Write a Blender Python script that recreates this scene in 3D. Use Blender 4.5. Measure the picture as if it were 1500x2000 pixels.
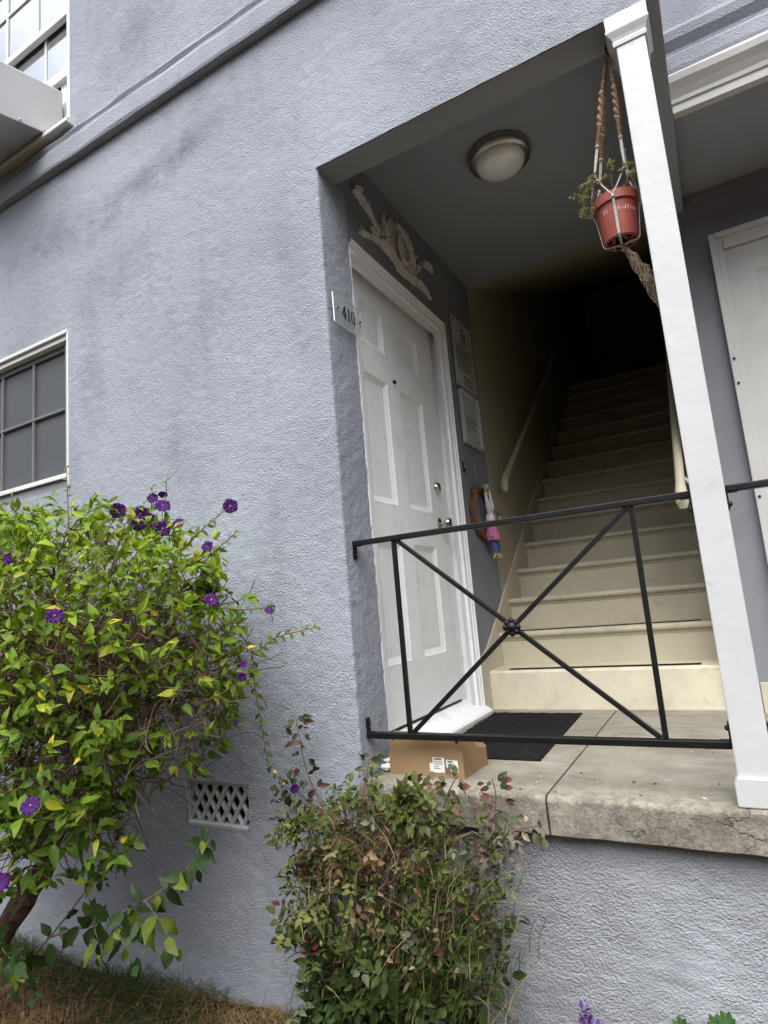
import bpy, bmesh, math, random
import numpy as np
from mathutils import Vector, Matrix
R_ = math.radians
random.seed(7); RNG = np.random.default_rng(7)
for o in list(bpy.data.objects): bpy.data.objects.remove(o, do_unlink=True)
scn = bpy.context.scene; COL = scn.collection

# ------------------------------------------------------------------ camera
CAM = np.array([1.2449, -1.9539, 0.605])
RC = np.array([[0.86919913, 0.48712825, -0.08484662],
               [-0.14949903, 0.0953388, -0.98415474],
               [-0.4713204, 0.86811093, 0.1556936]])
cd = bpy.data.cameras.new('camera'); cam = bpy.data.objects.new('camera', cd); COL.objects.link(cam)
cd.sensor_fit = 'HORIZONTAL'; cd.sensor_width = 36; cd.lens = 36 * 1189.3 / 1500
cd.clip_start = 0.02; cd.clip_end = 500
X, Yd, Zf = RC
cam.matrix_world = Matrix(((X[0], -Yd[0], -Zf[0], CAM[0]), (X[1], -Yd[1], -Zf[1], CAM[1]),
                           (X[2], -Yd[2], -Zf[2], CAM[2]), (0, 0, 0, 1)))
scn.camera = cam

# ------------------------------------------------------------------ sky, sun, exposure
SUN_EL, SUN_AZ = R_(58), R_(168)          # azimuth clockwise from +Y (north)
w = bpy.data.worlds.new('World'); scn.world = w; w.use_nodes = True
nt = w.node_tree; nt.nodes.clear()
def N(nt, t, **k):
    n = nt.nodes.new(t)
    for a, b in k.items(): setattr(n, a, b)
    return n
sky = N(nt, 'ShaderNodeTexSky', sky_type='NISHITA', sun_disc=False, sun_elevation=SUN_EL, sun_rotation=SUN_AZ)
sky.dust_density = 4.0; sky.air_density = 1.0; sky.ozone_density = 1.0
hs = N(nt, 'ShaderNodeHueSaturation'); hs.inputs['Saturation'].default_value = 0.42
tc = N(nt, 'ShaderNodeTexCoord'); nz = N(nt, 'ShaderNodeTexNoise')
nz.inputs['Scale'].default_value = 3.2; nz.inputs['Detail'].default_value = 4; nz.inputs['Roughness'].default_value = .58
rp = N(nt, 'ShaderNodeValToRGB')
rp.color_ramp.elements[0].position = .38; rp.color_ramp.elements[0].color = (.62, .68, .76, 1)
rp.color_ramp.elements[1].position = .62; rp.color_ramp.elements[1].color = (1.45, 1.42, 1.38, 1)
mx = N(nt, 'ShaderNodeMix', data_type='RGBA', blend_type='MULTIPLY'); mx.inputs[0].default_value = 1
bg = N(nt, 'ShaderNodeBackground'); bg.inputs[1].default_value = 0.12
ow = N(nt, 'ShaderNodeOutputWorld')
L = nt.links.new
L(tc.outputs['Generated'], nz.inputs['Vector']); L(nz.outputs['Fac'], rp.inputs[0])
L(sky.outputs[0], hs.inputs['Color']); L(hs.outputs[0], mx.inputs[6]); L(rp.outputs[0], mx.inputs[7])
# overcast luminance: zenith three times as bright as the horizon
sx_ = N(nt, 'ShaderNodeSeparateXYZ'); L(tc.outputs['Generated'], sx_.inputs[0])
cl = N(nt, 'ShaderNodeMapRange'); cl.inputs[1].default_value = 0; cl.inputs[2].default_value = 1; cl.inputs[3].default_value = .45; cl.inputs[4].default_value = 1.35
L(sx_.outputs['Z'], cl.inputs[0])
mg = N(nt, 'ShaderNodeMix', data_type='RGBA', blend_type='MULTIPLY'); mg.inputs[0].default_value = 1
L(mx.outputs[2], mg.inputs[6]); L(cl.outputs[0], mg.inputs[7]); L(mg.outputs[2], bg.inputs[0]); L(bg.outputs[0], ow.inputs[0])
sd = bpy.data.lights.new('sun', 'SUN'); sd.energy = 1.5; sd.angle = R_(60); sd.color = (1, .965, .92)
sun = bpy.data.objects.new('sun', sd); COL.objects.link(sun)
sdir = Vector((math.sin(SUN_AZ) * math.cos(SUN_EL), math.cos(SUN_AZ) * math.cos(SUN_EL), math.sin(SUN_EL)))
sun.rotation_euler = sdir.to_track_quat('Z', 'Y').to_euler(); sun.location = sdir * 30
vs = scn.view_settings
vs.view_transform = 'Standard'; vs.look = 'None'; vs.exposure = 1.17; vs.gamma = 1; vs.use_curve_mapping = False

cy = scn.cycles
cy.max_bounces = 5; cy.diffuse_bounces = 2; cy.glossy_bounces = 2; cy.transmission_bounces = 3; cy.transparent_max_bounces = 6
cy.caustics_reflective = False; cy.caustics_refractive = False; cy.use_adaptive_sampling = True; cy.adaptive_threshold = .02

# ------------------------------------------------------------------ materials
def srgb(r, g, b):
    f = lambda c: (c / 255 / 12.92) if c / 255 <= .04045 else ((c / 255 + .055) / 1.055) ** 2.4
    return (f(r), f(g), f(b), 1)
def new_mat(name):
    m = bpy.data.materials.new(name); m.use_nodes = True; n = m.node_tree; n.nodes.clear()
    out = N(n, 'ShaderNodeOutputMaterial'); b = N(n, 'ShaderNodeBsdfPrincipled')
    n.links.new(b.outputs[0], out.inputs[0]); return m, n, b, out
def coords(n, scale=(1, 1, 1)):
    t = N(n, 'ShaderNodeNewGeometry'); mp = N(n, 'ShaderNodeMapping'); mp.inputs['Scale'].default_value = scale
    n.links.new(t.outputs['Position'], mp.inputs[0]); return mp.outputs[0]
def noise(n, v, scale, detail=4, rough=.55, dist=0.0):
    t = N(n, 'ShaderNodeTexNoise'); t.inputs['Scale'].default_value = scale; t.inputs['Detail'].default_value = detail
    t.inputs['Roughness'].default_value = rough; t.inputs['Distortion'].default_value = dist
    n.links.new(v, t.inputs['Vector']); return t.outputs['Fac']
def ramp(n, f, p0, p1, c0=(0, 0, 0, 1), c1=(1, 1, 1, 1)):
    r = N(n, 'ShaderNodeValToRGB'); e = r.color_ramp.elements
    e[0].position, e[0].color = p0, c0; e[1].position, e[1].color = p1, c1
    n.links.new(f, r.inputs[0]); return r.outputs[0]
def mixc(n, fac, a, b, mode='MIX'):
    m = N(n, 'ShaderNodeMix', data_type='RGBA', blend_type=mode)
    for s, i in ((fac, 0), (a, 6), (b, 7)):
        if hasattr(s, 'links'): n.links.new(s, m.inputs[i])
        else: m.inputs[i].default_value = s
    return m.outputs[2]
def mth(n, op, a, b=0.0):
    m = N(n, 'ShaderNodeMath', operation=op)
    for s, i in ((a, 0), (b, 1)):
        if hasattr(s, 'links'): n.links.new(s, m.inputs[i])
        else: m.inputs[i].default_value = s
    return m.outputs[0]
def bump(n, b, h, strength, dist):
    bp = N(n, 'ShaderNodeBump'); bp.inputs['Strength'].default_value = strength; bp.inputs['Distance'].default_value = dist
    n.links.new(h, bp.inputs['Height']); n.links.new(bp.outputs[0], b.inputs['Normal'])
def paint(name, col, rough=.5, var=.12, vscale=3.0, bscale=60, bdist=.0006, spec=.4, dirt=None, dirt_amt=.35, dscale=1.6, d0=.55, d1=.78):
    m, n, b, o = new_mat(name); v = coords(n)
    c = mixc(n, ramp(n, noise(n, v, vscale, 2), .3, .7), tuple(x * (1 - var) for x in col[:3]) + (1,), tuple(min(1, x * (1 + var * .6)) for x in col[:3]) + (1,))
    if dirt:
        f = mth(n, 'MULTIPLY', ramp(n, noise(n, v, dscale, 4, .7), d0, d1), dirt_amt)
        c = mixc(n, f, c, dirt)
    n.links.new(c, b.inputs['Base Color']); b.inputs['Roughness'].default_value = rough
    b.inputs['Specular IOR Level'].default_value = spec
    if bdist: bump(n, b, noise(n, v, bscale, 1.5, .6), 1.0, bdist)
    return m
def stucco(name, col, bdist=.006, scale=70, stain=.35, stretch=(1, 1, 1), seed=0.0, smear=False):
    m, n, b, o = new_mat(name); v = coords(n); v2 = coords(n, stretch)
    lo = ramp(n, noise(n, v, 1.3 + seed, 3, .62), .32, .68)
    c = mixc(n, lo, tuple(x * .84 for x in col[:3]) + (1,), tuple(x * 1.10 for x in col[:3]) + (1,))
    # weather stains: blotches and faint runs of their own shape
    st = mth(n, 'MULTIPLY', ramp(n, noise(n, v, 2.1, 5, .7), .52, .74), stain)
    c = mixc(n, st, c, tuple(x * .45 for x in col[:3]) + (1,))
    vr = coords(n, (6, 6, .55))
    rn = mth(n, 'MULTIPLY', ramp(n, noise(n, vr, 1.4, 3, .6), .56, .8), stain * .7)
    c = mixc(n, rn, c, tuple(x * .55 for x in col[:3]) + (1,))
    if smear:                                                     # old rain smears below the string course
        for (cx, cz, ang, la, lb, amt) in SMEARS:
            mp = N(n, 'ShaderNodeMapping', vector_type='TEXTURE'); mp.inputs['Location'].default_value = (cx, 0, cz); mp.inputs['Rotation'].default_value = (0, ang, 0); mp.inputs['Scale'].default_value = (la, 1, lb)
            g = N(n, 'ShaderNodeTexGradient', gradient_type='SPHERICAL'); n.links.new(v, mp.inputs[0]); n.links.new(mp.outputs[0], g.inputs[0])
            f = mth(n, 'MULTIPLY', mth(n, 'MULTIPLY', ramp(n, g.outputs['Fac'], .0, .8), ramp(n, noise(n, v, 7, 4, .7), .3, .62)), amt)
            c = mixc(n, f, c, tuple(x * .42 for x in col[:3]) + (1,))
    fine = noise(n, v, 260, 1, .6)
    c = mixc(n, ramp(n, fine, .3, .75), mixc(n, 1.0, c, (.86, .86, .88, 1), 'MULTIPLY'), c)
    n.links.new(c, b.inputs['Base Color']); b.inputs['Roughness'].default_value = .88
    b.inputs['Specular IOR Level'].default_value = .15
    h1 = noise(n, v2, scale, 1, .5); h2 = noise(n, v2, scale * 2.3, 1, .75)
    vo = N(n, 'ShaderNodeTexVoronoi', feature='F1'); vo.inputs['Scale'].default_value = scale * 1.25; vo.inputs['Detail'].default_value = 0
    n.links.new(v2, vo.inputs['Vector'])
    h = mth(n, 'ADD', mth(n, 'MULTIPLY', h1, .55), mth(n, 'ADD', mth(n, 'MULTIPLY', h2, .75), mth(n, 'MULTIPLY', vo.outputs['Distance'], -.42)))
    h = mth(n, 'MULTIPLY', h, ramp(n, noise(n, v, 2.6, 3, .6), .3, .62, (.38, .38, .38, 1), (1.15, 1.15, 1.15, 1)))
    bump(n, b, h, 1.0, bdist)
    return m
SMEARS = [(-.85, 2.90, R_(-10), .50, .12, .85), (-1.35, 2.80, R_(-8), .45, .16, .6), (-1.9, 2.85, R_(-4), .5, .2, .5), (-1.48, 1.95, R_(85), .45, .13, .5), (-1.25, 2.45, R_(-20), .4, .22, .4), (-.8, 1.3, R_(70), .4, .2, .3), (-1.1, 3.75, R_(-30), .4, .25, .45), (-.15, 2.0, R_(80), .6, .12, .25)]
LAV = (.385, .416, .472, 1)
M = {}
M['stucco'] = stucco('stucco_lavender', LAV, .0075, 122, .42, smear=True)
M['stucco_low'] = stucco('stucco_low_wall', (.365, .385, .415, 1), .0075, 96, .3, (.9, .9, 1.1), .3)
M['stucco_right'] = stucco('stucco_right', (.365, .39, .44, 1), .004, 100, .2, seed=.6)
M['wall_shaded'] = paint('lavender_shaded_paint', (.235, .243, .275, 1), .6, .1, 2.5, 45, .0010, .25, (.10, .10, .11, 1), .3)  # smoother coat of the lavender paint, with the porch shadow put into its colour
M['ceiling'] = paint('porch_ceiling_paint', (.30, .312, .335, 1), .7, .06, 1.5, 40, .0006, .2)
M['white'] = paint('white_paint', (.86, .868, .87, 1), .42, .07, 6, 40, .0014, .45, (.46, .45, .42, 1), .42, 6, .54, .76)
M['white_dimmed'] = paint('white_dimmed_paint', (.56, .56, .545, 1), .45, .05, 4, 35, .0008, .4, (.34, .34, .33, 1), .3, 5, .6, .8)  # white darkened in colour to offset the stronger light on the right porch
M['white_post'] = paint('white_post_paint', (.53, .54, .545, 1), .45, .05, 5, 28, .0011, .4, (.28, .28, .28, 1), .5, 14, .60, .74)
M['white_win'] = paint('white_window_paint', (.64, .65, .645, 1), .4, .05, 5, 40, .0008, .45, (.45, .46, .46, 1), .3, 7, .6, .8)
M['ivory'] = paint('ivory_plaster', (.66, .64, .585, 1), .6, .12, 14, 90, .0010, .3, (.12, .11, .09, 1), .5, 22, .52, .7)
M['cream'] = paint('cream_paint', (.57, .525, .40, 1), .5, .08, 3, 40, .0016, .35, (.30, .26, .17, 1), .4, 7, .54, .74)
M['cream_step_lit'] = paint('cream_step_lit_paint', (.70, .65, .50, 1), .5, .10, 5, 18, .0030, .35, (.36, .32, .24, 1), .35, 9, .54, .74)  # coarser first step; cream lighter than the flight's, painting in the daylight falloff
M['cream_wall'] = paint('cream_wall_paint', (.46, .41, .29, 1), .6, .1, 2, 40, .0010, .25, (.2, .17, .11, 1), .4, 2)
M['black_iron'] = paint('black_iron_paint', (.006, .006, .0065, 1), .45, .3, 30, 120, .0008, .3, (.05, .05, .05, 1), .3, 40, .64, .8)
M['mat'] = paint('mat_fibre', (.014, .014, .015, 1), .95, .4, 60, 300, .006, .1, (.05, .05, .05, 1), .5, 50, .5, .7)
M['card'] = paint('cardboard', (.285, .19, .10, 1), .8, .08, 6, 200, .0003, .2, (.24, .15, .07, 1), .3, 4)
M['card_dark'] = paint('cardboard_slot', (.03, .018, .01, 1), .9, .1, 6, 200, 0, .1)
M['paper'] = paint('paper_label', (.72, .72, .70, 1), .6, .03, 10, 100, 0, .3)
M['ink'] = paint('black_ink', (.012, .012, .012, 1), .6, .1, 10, 100, 0, .2)
M['ink_soft'] = paint('faded_ink', (.10, .10, .10, 1), .6, .1, 10, 100, 0, .2)
M['plaque'] = paint('plaque_plastic', (.50, .505, .49, 1), .4, .06, 8, 100, 0, .4)
M['metal'] = paint('brushed_nickel', (.40, .385, .36, 1), .32, .1, 10, 150, .0002, .5); M['metal'].node_tree.nodes['Principled BSDF'].inputs['Metallic'].default_value = 1
M['chrome'] = paint('steel', (.55, .54, .52, 1), .22, .1, 10, 150, 0, .5); M['chrome'].node_tree.nodes['Principled BSDF'].inputs['Metallic'].default_value = 1
M['frost'] = paint('frosted_glass_dome', (.90, .90, .86, 1), .22, .02, 3, 50, 0, .8); M['frost'].node_tree.nodes['Principled BSDF'].inputs['Coat Weight'].default_value = 1
M['ac'] = paint('ac_white_metal', (.56, .57, .575, 1), .4, .04, 3, 60, .0003, .45, (.42, .42, .41, 1), .4, 4, .5, .75)
M['ac_under'] = paint('ac_zinc_pan', (.42, .43, .43, 1), .5, .15, 6, 60, .0006, .4, (.2, .2, .2, 1), .4, 5)
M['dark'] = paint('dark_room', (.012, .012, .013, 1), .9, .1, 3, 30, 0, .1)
M['win_grey'] = paint('window_grey_frame', (.15, .153, .155, 1), .6, .1, 8, 60, 0, .3)
M['terracotta'] = paint('red_plastic_pot', (.30, .068, .048, 1), .45, .12, 9, 80, .0004, .4, (.30, .20, .16, 1), .3, 18)
M['pot_hole'] = paint('pot_hole_dark', (.02, .006, .005, 1), .9, .1, 9, 80, 0, .1)
M['cord_brown'] = paint('jute_cord_brown', (.26, .165, .10, 1), .9, .3, 90, 220, .002, .1)
M['cord_grey'] = paint('cotton_cord_grey', (.45, .43, .40, 1), .9, .2, 90, 220, .001, .1)
M['cord_tail'] = paint('frayed_jute', (.36, .29, .21, 1), .9, .3, 90, 220, 0, .1)
M['bark'] = paint('shrub_bark', (.105, .075, .055, 1), .9, .35, 22, 60, .006, .15, (.22, .18, .14, 1), .5, 18, .5, .65)
M['twig'] = paint('brown_twig', (.13, .085, .06, 1), .85, .4, 9, 100, 0, .15)
M['soil'] = paint('soil', (.06, .043, .03, 1), .95, .35, 9, 40, .012, .1, (.14, .10, .055, 1), .6, 5)
M['straw'] = paint('raffia', (.52, .45, .31, 1), .8, .2, 30, 60, 0, .2)
M['wreath'] = paint('vine_wreath', (.20, .085, .035, 1), .8, .35, 40, 100, .001, .2)
M['cloth_white'] = paint('white_cloth', (.72, .70, .72, 1), .9, .06, 30, 200, .0005, .1)
M['cloth_pink'] = paint('pink_cloth', (.60, .22, .38, 1), .9, .1, 30, 200, .0005, .1)
M['cloth_blue'] = paint('blue_cloth', (.10, .12, .34, 1), .9, .1, 30, 200, .0005, .1)
M['petal_blue'] = paint('blue_petal', (.10, .14, .26, 1), .8, .1, 30, 200, 0, .1)
M['yellow'] = paint('yellow_centre', (.62, .52, .12, 1), .7, .1, 30, 200, 0, .1)
M['ridge'] = paint('white_chipped_edge', (.47, .48, .50, 1), .6, .1, 12, 60, .001, .3)

def concrete():
    m, n, b, o = new_mat('porch_concrete'); v = coords(n)
    c = mixc(n, ramp(n, noise(n, v, 4, 4, .65), .3, .7), (.225, .206, .165, 1), (.36, .336, .28, 1))
    # dirt smears
    d = mth(n, 'MULTIPLY', ramp(n, noise(n, coords(n, (1, 2.4, 1)), 3.1, 5, .72), .5, .68), .55)
    c = mixc(n, d, c, (.13, .115, .09, 1))
    # lichen and soot mottling of the weathered front edge
    t = N(n, 'ShaderNodeNewGeometry'); sx = N(n, 'ShaderNodeSeparateXYZ'); n.links.new(t.outputs['Position'], sx.inputs[0])
    edge = ramp(n, mth(n, 'MULTIPLY', mth(n, 'ADD', sx.outputs['Y'], .02), 4.0), .0, .85, (1, 1, 1, 1), (0, 0, 0, 1))
    mo = ramp(n, noise(n, v, 26, 6, .85), .43, .57)
    c = mixc(n, mth(n, 'MULTIPLY', mth(n, 'MULTIPLY', mo, edge), .62), c, (.085, .08, .062, 1))
    sp = ramp(n, noise(n, v, 120, 3, .7), .58, .75)
    c = mixc(n, mth(n, 'MULTIPLY', sp, .35), c, (.58, .54, .46, 1))
    # hair cracks
    vo = N(n, 'ShaderNodeTexVoronoi', feature='DISTANCE_TO_EDGE'); vo.inputs['Scale'].default_value = 6.5
    nv = N(n, 'ShaderNodeTexNoise'); nv.inputs['Scale'].default_value = 14; nv.inputs['Detail'].default_value = 5
    n.links.new(v, nv.inputs['Vector'])
    ad = N(n, 'ShaderNodeMixRGB'); ad.blend_type = 'ADD'; ad.inputs[0].default_value = .16
    n.links.new(v, ad.inputs[1]); n.links.new(nv.outputs['Color'], ad.inputs[2]); n.links.new(ad.outputs[0], vo.inputs['Vector'])
    ck = mth(n, 'MULTIPLY', ramp(n, vo.outputs['Distance'], .0, .022, (1, 1, 1, 1), (0, 0, 0, 1)), mth(n, 'MULTIPLY', edge, ramp(n, noise(n, v, 3, 2), .42, .6)))
    c = mixc(n, mth(n, 'MULTIPLY', ck, .5), c, (.06, .055, .045, 1))
    n.links.new(c, b.inputs['Base Color']); b.inputs['Roughness'].default_value = .85; b.inputs['Specular IOR Level'].default_value = .2
    h = mth(n, 'ADD', noise(n, v, 90, 3, .7), mth(n, 'MULTIPLY', ck, -.8)); bump(n, b, h, 1, .003)
    return m
M['concrete'] = concrete()

def glass_mat(name, col, rough, tr):
    m, n, b, o = new_mat(name)
    b.inputs['Base Color'].default_value = col; b.inputs['Roughness'].default_value = rough
    b.inputs['Specular IOR Level'].default_value = .8
    v = coords(n); bump(n, b, noise(n, v, 3.5, 2), .5, .004)
    if tr:
        t = N(n, 'ShaderNodeBsdfTransparent'); t.inputs[0].default_value = (.93, .95, .95, 1)
        mxs = N(n, 'ShaderNodeMixShader'); mxs.inputs[0].default_value = tr
        n.links.new(b.outputs[0], mxs.inputs[1]); n.links.new(t.outputs[0], mxs.inputs[2]); n.links.new(mxs.outputs[0], o.inputs[0])
    return m
M['acrylic'] = glass_mat('clear_acrylic', (.55, .58, .60, 1), .08, .72)
M['acrylic_edge'] = paint('acrylic_edge', (.75, .78, .80, 1), .25, .02, 4, 30, 0, .6)
def sky_glass():
    m, n, b, o = new_mat('reflecting_window_glass')
    b.inputs['Base Color'].default_value = (.68, .70, .71, 1); b.inputs['Metallic'].default_value = 0.9; b.inputs['Roughness'].default_value = .04
    v = coords(n); bump(n, b, noise(n, v, 2.5, 2), .3, .003)
    return m
M['sky_glass'] = sky_glass()
def screen_glass():
    m, n, b, o = new_mat('screened_window_glass'); v = coords(n)
    wv = N(n, 'ShaderNodeTexWave'); wv.inputs['Scale'].default_value = 10; wv.inputs['Distortion'].default_value = 2.5; wv.inputs['Detail'].default_value = 1
    mp = N(n, 'ShaderNodeMapping'); mp.inputs['Rotation'].default_value = (0, R_(35), 0); n.links.new(v, mp.inputs[0]); n.links.new(mp.outputs[0], wv.inputs['Vector'])
    f = mth(n, 'MULTIPLY', wv.outputs['Fac'], ramp(n, noise(n, v, 2.6, 2), .45, .65))
    c = mixc(n, f, (.075, .080, .088, 1), (.092, .097, .104, 1))
    n.links.new(c, b.inputs['Base Color']); b.inputs['Roughness'].default_value = .5; b.inputs['Specular IOR Level'].default_value = .35
    return m
M['screen_glass'] = screen_glass()
def leaf_mat(name, rough=.45, trans=.35, spec=.4):
    m, n, b, o = new_mat(name)
    at = N(n, 'ShaderNodeAttribute', attribute_name='Col'); v = coords(n)
    hv = N(n, 'ShaderNodeHueSaturation'); n.links.new(at.outputs['Color'], hv.inputs['Color'])
    n.links.new(mth(n, 'ADD', mth(n, 'MULTIPLY', noise(n, v, 45, 1), .7), .65), hv.inputs['Value'])
    n.links.new(hv.outputs[0], b.inputs['Base Color']); b.inputs['Roughness'].default_value = rough
    b.inputs['Specular IOR Level'].default_value = spec
    t = N(n, 'ShaderNodeBsdfTranslucent'); n.links.new(hv.outputs[0], t.inputs[0])
    mxs = N(n, 'ShaderNodeMixShader'); mxs.inputs[0].default_value = trans
    n.links.new(b.outputs[0], mxs.inputs[1]); n.links.new(t.outputs[0], mxs.inputs[2]); n.links.new(mxs.outputs[0], o.inputs[0])
    return m
M['leaf'] = leaf_mat('shrub_leaf', .5, .34, .22); M['leaf_rose'] = leaf_mat('rose_leaf', .55, .2, .2)
M['petal'] = leaf_mat('purple_petal', .6, .25, .2); M['grass'] = leaf_mat('grass_blade', .7, .25, .15)

# ------------------------------------------------------------------ mesh helpers
class MB:
    def __init__(s): s.v = []; s.f = []
    def add(s, vs, fs):
        o = len(s.v); s.v += [tuple(map(float, p)) for p in vs]; s.f += [tuple(i + o for i in f) for f in fs]; return s
    def box(s, x0, x1, y0, y1, z0, z1):
        return s.add([(x0, y0, z0), (x1, y0, z0), (x1, y1, z0), (x0, y1, z0), (x0, y0, z1), (x1, y0, z1), (x1, y1, z1), (x0, y1, z1)],
                     [(3, 2, 1, 0), (4, 5, 6, 7), (0, 1, 5, 4), (1, 2, 6, 5), (2, 3, 7, 6), (3, 0, 4, 7)])
    def quad(s, a, b, c, d): return s.add([a, b, c, d], [(0, 1, 2, 3)])
    def prism(s, poly, axis, a, b):
        """poly: 2D points; axis 0: (y,z) extruded along x; 1: (x,z) along y; 2: (x,y) along z"""
        def P(p, t): return (t, p[0], p[1]) if axis == 0 else ((p[0], t, p[1]) if axis == 1 else (p[0], p[1], t))
        n = len(poly); vs = [P(p, a) for p in poly] + [P(p, b) for p in poly]
        return s.add(vs, [tuple(range(n - 1, -1, -1)), tuple(range(n, 2 * n))] + [(i, (i + 1) % n, n + (i + 1) % n, n + i) for i in range(n)])
    def tube(s, pts, rad, k=8, cap=True):
        pts = [Vector(p) for p in pts]; n = len(pts)
        if not hasattr(rad, '__len__'): rad = [rad] * n
        up = Vector((0, 0, 1)); rings = []; prev = None
        for i, p in enumerate(pts):
            t = (pts[min(i + 1, n - 1)] - pts[max(i - 1, 0)]).normalized()
            if prev is None:
                a = t.cross(up);
                if a.length < 1e-3: a = t.cross(Vector((1, 0, 0)))
                a.normalize()
            else:
                a = (prev - t * prev.dot(t)); a = a.normalized() if a.length > 1e-6 else t.orthogonal().normalized()
            prev = a; b = t.cross(a)
            rings.append([p + (a * math.cos(2 * math.pi * j / k) + b * math.sin(2 * math.pi * j / k)) * rad[i] for j in range(k)])
        fs = []
        for i in range(n - 1):
            for j in range(k): fs.append((i * k + j, i * k + (j + 1) % k, (i + 1) * k + (j + 1) % k, (i + 1) * k + j))
        if cap: fs += [tuple(range(k - 1, -1, -1)), tuple(range((n - 1) * k, n * k))]
        return s.add([v for r in rings for v in r], fs)
    def bar(s, a, b, w, h, up=(0, 0, 1)):
        a, b = Vector(a), Vector(b); t = (b - a).normalized(); sd_ = t.cross(Vector(up)).normalized(); u = sd_.cross(t)
        c = [(-1, -1), (1, -1), (1, 1), (-1, 1)]
        vs = [p + sd_ * (w / 2 * i) + u * (h / 2 * j) for p in (a, b) for i, j in c]
        return s.add(vs, [(3, 2, 1, 0), (4, 5, 6, 7), (0, 1, 5, 4), (1, 2, 6, 5), (2, 3, 7, 6), (3, 0, 4, 7)])
    def lathe(s, prof, c, axis=(0, 0, 1), k=28):
        ax = Vector(axis).normalized(); a = ax.orthogonal().normalized(); b = ax.cross(a); c = Vector(c)
        vs = [c + ax * h + (a * math.cos(2 * math.pi * j / k) + b * math.sin(2 * math.pi * j / k)) * r for r, h in prof for j in range(k)]
        n = len(prof); fs = [(i * k + j, i * k + (j + 1) % k, (i + 1) * k + (j + 1) % k, (i + 1) * k + j) for i in range(n - 1) for j in range(k)]
        if prof[0][0] > 1e-6: fs.append(tuple(range(k - 1, -1, -1)))
        if prof[-1][0] > 1e-6: fs.append(tuple(range((n - 1) * k, n * k)))
        return s.add(vs, fs)
    def ball(s, c, r, k=12, m=8, sc=(1, 1, 1)):
        vs = [(c[0] + r * sc[0] * math.sin(math.pi * i / m) * math.cos(2 * math.pi * j / k), c[1] + r * sc[1] * math.sin(math.pi * i / m) * math.sin(2 * math.pi * j / k), c[2] + r * sc[2] * math.cos(math.pi * i / m)) for i in range(m + 1) for j in range(k)]
        return s.add(vs, [(i * k + j, (i + 1) * k + j, (i + 1) * k + (j + 1) % k, i * k + (j + 1) % k) for i in range(m) for j in range(k)])
def wloc(o):
    l = Vector((0, 0, 0))
    while o is not None: l = l + o.location; o = o.parent
    return l
def link(name, me, mat, parent=None, bevel=0, smooth=False, seg=2):
    o = bpy.data.objects.new(name, me); COL.objects.link(o)
    if mat is not None and not me.materials: me.materials.append(M[mat] if isinstance(mat, str) else mat)
    if parent is not None: o.parent = parent; o.location = -wloc(parent)
    if smooth: me.polygons.foreach_set('use_smooth', [True] * len(me.polygons)); me.set_sharp_from_angle(angle=R_(38))
    if bevel:
        b = o.modifiers.new('bevel', 'BEVEL'); b.width = bevel; b.segments = seg; b.limit_method = 'ANGLE'; b.angle_limit = R_(35)
    return o
def build(name, mb, mat, parent=None, bevel=0, smooth=False, seg=2):
    me = bpy.data.meshes.new(name); me.from_pydata(mb.v, [], mb.f); me.update()
    bm = bmesh.new(); bm.from_mesh(me); bmesh.ops.recalc_face_normals(bm, faces=bm.faces); bm.to_mesh(me); bm.free()
    return link(name, me, mat, parent, bevel, smooth, seg)
def tag(o, label, cat=None, group=None, kind=None):
    o['label'] = label
    if cat: o['category'] = cat
    if group: o['group'] = group
    if kind: o['kind'] = kind
    return o
def thing(name, label, cat, loc=(0, 0, 0), group=None):
    o = bpy.data.objects.new(name, None); COL.objects.link(o); o.location = loc; o.empty_display_size = .1
    return tag(o, label, cat, group)
def np_mesh(name, V, F, cols=None, smooth=True):
    me = bpy.data.meshes.new(name); V = np.asarray(V, np.float32); F = np.asarray(F, np.int32); k = F.shape[1]
    me.vertices.add(len(V)); me.vertices.foreach_set('co', V.ravel())
    me.loops.add(F.size); me.loops.foreach_set('vertex_index', F.ravel())
    me.polygons.add(len(F)); me.polygons.foreach_set('loop_start', np.arange(0, F.size, k, dtype=np.int32)); me.polygons.foreach_set('loop_total', np.full(len(F), k, np.int32))
    me.polygons.foreach_set('use_smooth', np.full(len(F), smooth))
    if cols is not None:
        a = me.attributes.new('Col', 'FLOAT_COLOR', 'POINT'); c = np.ones((len(V), 4), np.float32); c[:, :3] = cols; a.data.foreach_set('color', c.ravel())
    me.update(calc_edges=True); me.validate(); return me

# value noise
def vnoise(x, y, seed=0):
    xi = np.floor(x).astype(np.int64); yi = np.floor(y).astype(np.int64); fx = x - xi; fy = y - yi
    fx = fx * fx * (3 - 2 * fx); fy = fy * fy * (3 - 2 * fy)
    def h(a, b):
        n = (a * 374761393 + b * 668265263 + seed * 1442695041) & 0xffffffff
        n = ((n ^ (n >> 13)) * 1274126177) & 0xffffffff
        return ((n ^ (n >> 16)) & 0xffff) / 65535.0
    return (h(xi, yi) * (1 - fx) + h(xi + 1, yi) * fx) * (1 - fy) + (h(xi, yi + 1) * (1 - fx) + h(xi + 1, yi + 1) * fx) * fy
def relief(s, z, k=1.0, sx=1.0):
    return k * (.0035 * vnoise(s * 3 + 40, z * 3 + 40, 1) + .0022 * vnoise(s * 28 * sx + 90, z * 28 + 90, 2) + .0028 * vnoise(s * 62 * sx + 200, z * 62 + 200, 3))
def lin(breaks, step):
    out = []
    for a, b in zip(breaks[:-1], breaks[1:]):
        n = max(1, int(round((b - a) / step))); out += list(np.linspace(a, b, n, endpoint=False))
    return np.array(out + [breaks[-1]])
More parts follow.
